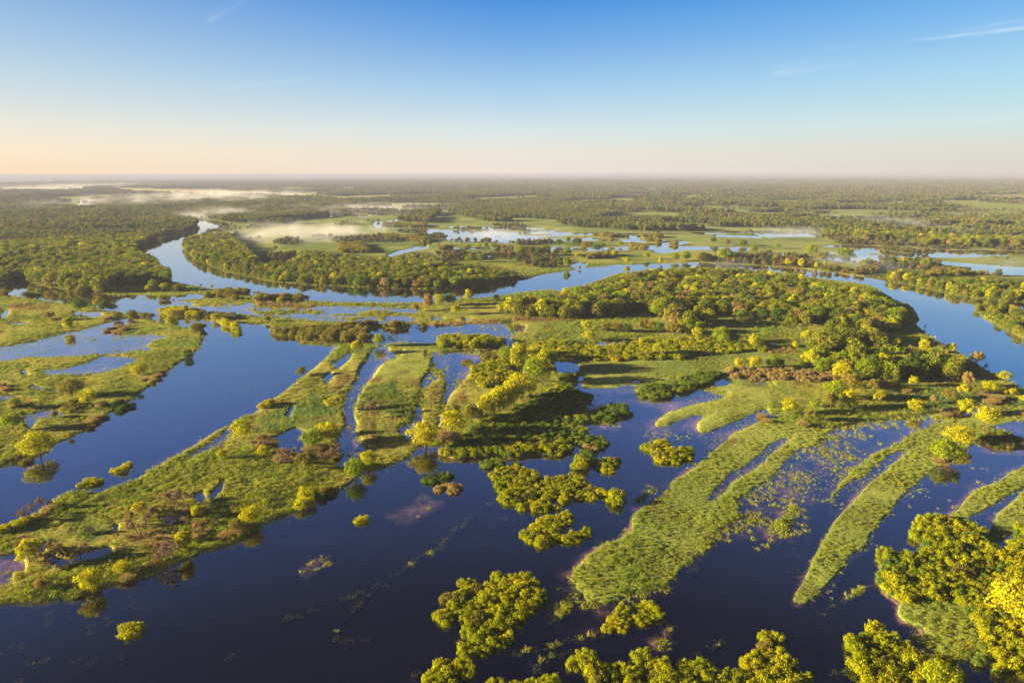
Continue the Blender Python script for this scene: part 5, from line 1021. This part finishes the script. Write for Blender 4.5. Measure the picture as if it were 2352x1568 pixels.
bd = disc('board', .62, 0, seg=20); b2 = add('board', bd, WH, e); b2.rotation_euler = (math.radians(80), 0, 0); b2.location = (0, -.12, 2.9); md = b2.modifiers.new('thick', 'SOLIDIFY'); md.thickness = .08
def house(s, L_, W_, H_, rz, lab):
    x, y = dpt(s); e = bpy.data.objects.new('house', None); COL.objects.link(e); e.location = (x, y, 0); e.rotation_euler = (0, 0, rz); e['label'] = lab; e['category'] = 'house'; e['group'] = 'village houses'
    add('wall', boxes('wall', [(-L_/2, L_/2, -W_/2, W_/2, -.2, H_)]), WH, e)
    me = bpy.data.meshes.new('roof'); a, b, r = L_/2+.6, W_/2+.6, W_*.45
    me.from_pydata([(-a, -b, H_), (a, -b, H_), (a, b, H_), (-a, b, H_), (-a, 0, H_+r), (a, 0, H_+r)], [], [(0, 1, 5, 4), (2, 3, 4, 5), (0, 4, 3), (1, 2, 5), (0, 3, 2, 1)]); me.update(); add('roof', me, RF, e)
for a_ in (("A3 2170,416", 22, 10, 5, .2, 'longest pale-roofed house of the hamlet far away at right'), ("A3 2192,406", 9, 8, 5, 1.2, 'small white house just right of the long pale-roofed one'), ("A3 2080,405", 9, 8, 5, .6, 'lone white house at the left of the far hamlet'), ("A3 2330,418", 11, 9, 5, 1.0, 'white house by the right edge of the far hamlet'), ("A3 2332,406", 9, 8, 5, .3, 'white house behind the one at the right edge of the far hamlet'),
    ("A1 1045,247", 18, 12, 7, .4, 'white house below the pale field on the misty far left'), ("A1 780,230", 16, 12, 7, .8, 'white house left of the pale field in the mist')): house(*a_)
tq, tw_ = bare(11, 8, .6); e = bpy.data.objects.new('dead_tree', None); COL.objects.link(e); xx, yy = dpt("B4 1470,1045"); e.location = (xx, yy, 0); e.scale = (.55, .55, .5); e['label'] = 'bleached dead tree above the brown bushes at the head of the bay'; e['category'] = 'dead tree'
DW, n, l = newmat('bleached_wood'); o_ = n.new('ShaderNodeOutputMaterial'); b_ = n.new('ShaderNodeBsdfDiffuse'); b_.inputs[0].default_value = (.42, .32, .27, 1); l.new(b_.outputs[0], o_.inputs[0])
add('trunk', quads_mesh('trunk', tq, np.zeros(len(tq)), DW), None, e)
# ------------------------------------------------------------------ haze and mist
def box(name, x0, x1, y0, y1, z0, z1):
    me = bpy.data.meshes.new(name); v = [(x, y, z) for x in (x0, x1) for y in (y0, y1) for z in (z0, z1)]
    me.from_pydata(v, [], [(0, 1, 3, 2), (4, 6, 7, 5), (0, 4, 5, 1), (2, 3, 7, 6), (0, 2, 6, 4), (1, 5, 7, 3)]); me.update(); return me
hm, n, l = newmat('haze_air'); o_ = n.new('ShaderNodeOutputMaterial'); pv = n.new('ShaderNodeVolumePrincipled'); pv.inputs['Density'].default_value = HAZE = .00009; pv.inputs['Color'].default_value = (.34, .37, .56, 1); pv.inputs['Anisotropy'].default_value = .0
l.new(pv.outputs[0], o_.inputs['Volume'])
add('haze', box('haze', -110000, 110000, -2000, 110000, -4.5, 123), hm, kind='stuff', label='thin pale morning haze over the whole valley', category='haze')

def mistmat(dens, sc, col):
    m_, n, l = newmat('river_mist'); o = n.new('ShaderNodeOutputMaterial'); v = n.new('ShaderNodeVolumePrincipled'); v.inputs['Color'].default_value = (*col, 1); v.inputs['Anisotropy'].default_value = .1
    g = n.new('ShaderNodeNewGeometry'); mp = n.new('ShaderNodeMapping'); mp.inputs['Scale'].default_value = (1, 1, 1.6); mp.inputs['Rotation'].default_value = (0, 0, .3); l.new(g.outputs['Position'], mp.inputs[0]); z = n.new('ShaderNodeTexNoise'); z.inputs['Scale'].default_value = 1/sc; z.inputs['Detail'].default_value = 4; z.inputs['Roughness'].default_value = .62; l.new(mp.outputs[0], z.inputs[0])
    t = n.new('ShaderNodeTexCoord'); ln = n.new('ShaderNodeVectorMath'); ln.operation = 'LENGTH'; l.new(t.outputs['Object'], ln.inputs[0])
    def M_(op, a, b):
        q = n.new('ShaderNodeMath'); q.operation = op
        for i, x in enumerate((a, b)):
            if isinstance(x, (int, float)): q.inputs[i].default_value = x
            else: l.new(x, q.inputs[i])
        return q.outputs[0]
    fall = M_('MAXIMUM', M_('SUBTRACT', 1.0, ln.outputs['Value']), 0); nn = M_('MAXIMUM', M_('SUBTRACT', z.outputs[0], M_('SUBTRACT', .66, M_('MULTIPLY', fall, .38))), 0)
    l.new(M_('MULTIPLY', M_('MULTIPLY', nn, M_('MINIMUM', M_('MULTIPLY', fall, 1.6), 1)), dens), v.inputs['Density']); l.new(v.outputs[0], o.inputs['Volume']); return m_
for u0, u1, v0, v1, hz, dn, lab in ((500, 930, 524, 566, 26, .055, 'pinkish mist bank drifting behind the river bend wood'), (380, 600, 486, 514, 26, .04, 'mist over the far reach of the river'), (230, 700, 446, 482, 40, .03, 'long mist bank over the far left pools'), (20, 330, 426, 440, 45, .010, 'thin mist sheet over the far left fields'),
   (1000, 1330, 526, 556, 10, .04, 'thin mist over the white lake'), (600, 1100, 470, 500, 22, .022, 'faint mist beyond the river bend'), (1720, 1920, 524, 546, 16, .04, 'mist over the pale pools'), (1960, 2100, 500, 545, 26, .035, 'mist wisps between the far woods'), (1850, 2100, 588, 632, 14, .05, 'pink mist over the river at right'), (2180, 2420, 590, 628, 9, .035, 'low mist over the right far pools'), (1560, 1760, 596, 618, 9, .035, 'low mist near the north bank grove')):
    c0 = ground(np.array([(u0+u1)/2]*2), np.array([v0, v1])); c1 = ground(np.array([u0, u1]), np.array([(v0+v1)/2]*2))
    cx, cy = float(c0[0].mean()), float(c0[1].mean()); rx = abs(float(c1[0][1]-c1[0][0]))/2*1.5; ry = abs(float(c0[1][0]-c0[1][1]))/2*1.6
    me = bpy.data.meshes.new('mist'); seg = 20; V = [(0, 0, -.05)]+[(math.cos(a)*r_, math.sin(a)*r_, z_) for r_, z_ in ((1, -.05), (1, .25), (.75, .7), (.35, .95)) for a in np.linspace(0, 2*math.pi, seg+1)[:-1]]+[(0, 0, 1.0)]
    F = [(0, 1+(i+1) % seg, 1+i) for i in range(seg)]+[(1+k_*seg+i, 1+k_*seg+(i+1) % seg, 1+(k_+1)*seg+(i+1) % seg, 1+(k_+1)*seg+i) for k_ in range(3) for i in range(seg)]+[(1+3*seg+i, 1+3*seg+(i+1) % seg, len(V)-1) for i in range(seg)]
    me.from_pydata(V, [], F); me.update(); o = add('mist', me, mistmat(dn*.62, 55 if hz < 30 else 90, (.74, .80, .98) if u0 > 950 else (.88, .88, 1)), kind='stuff', label=lab, category='mist'); o.location = (cx, cy, .4); o.scale = (rx, ry, hz*1.6)
print('all', time.time()-T0)
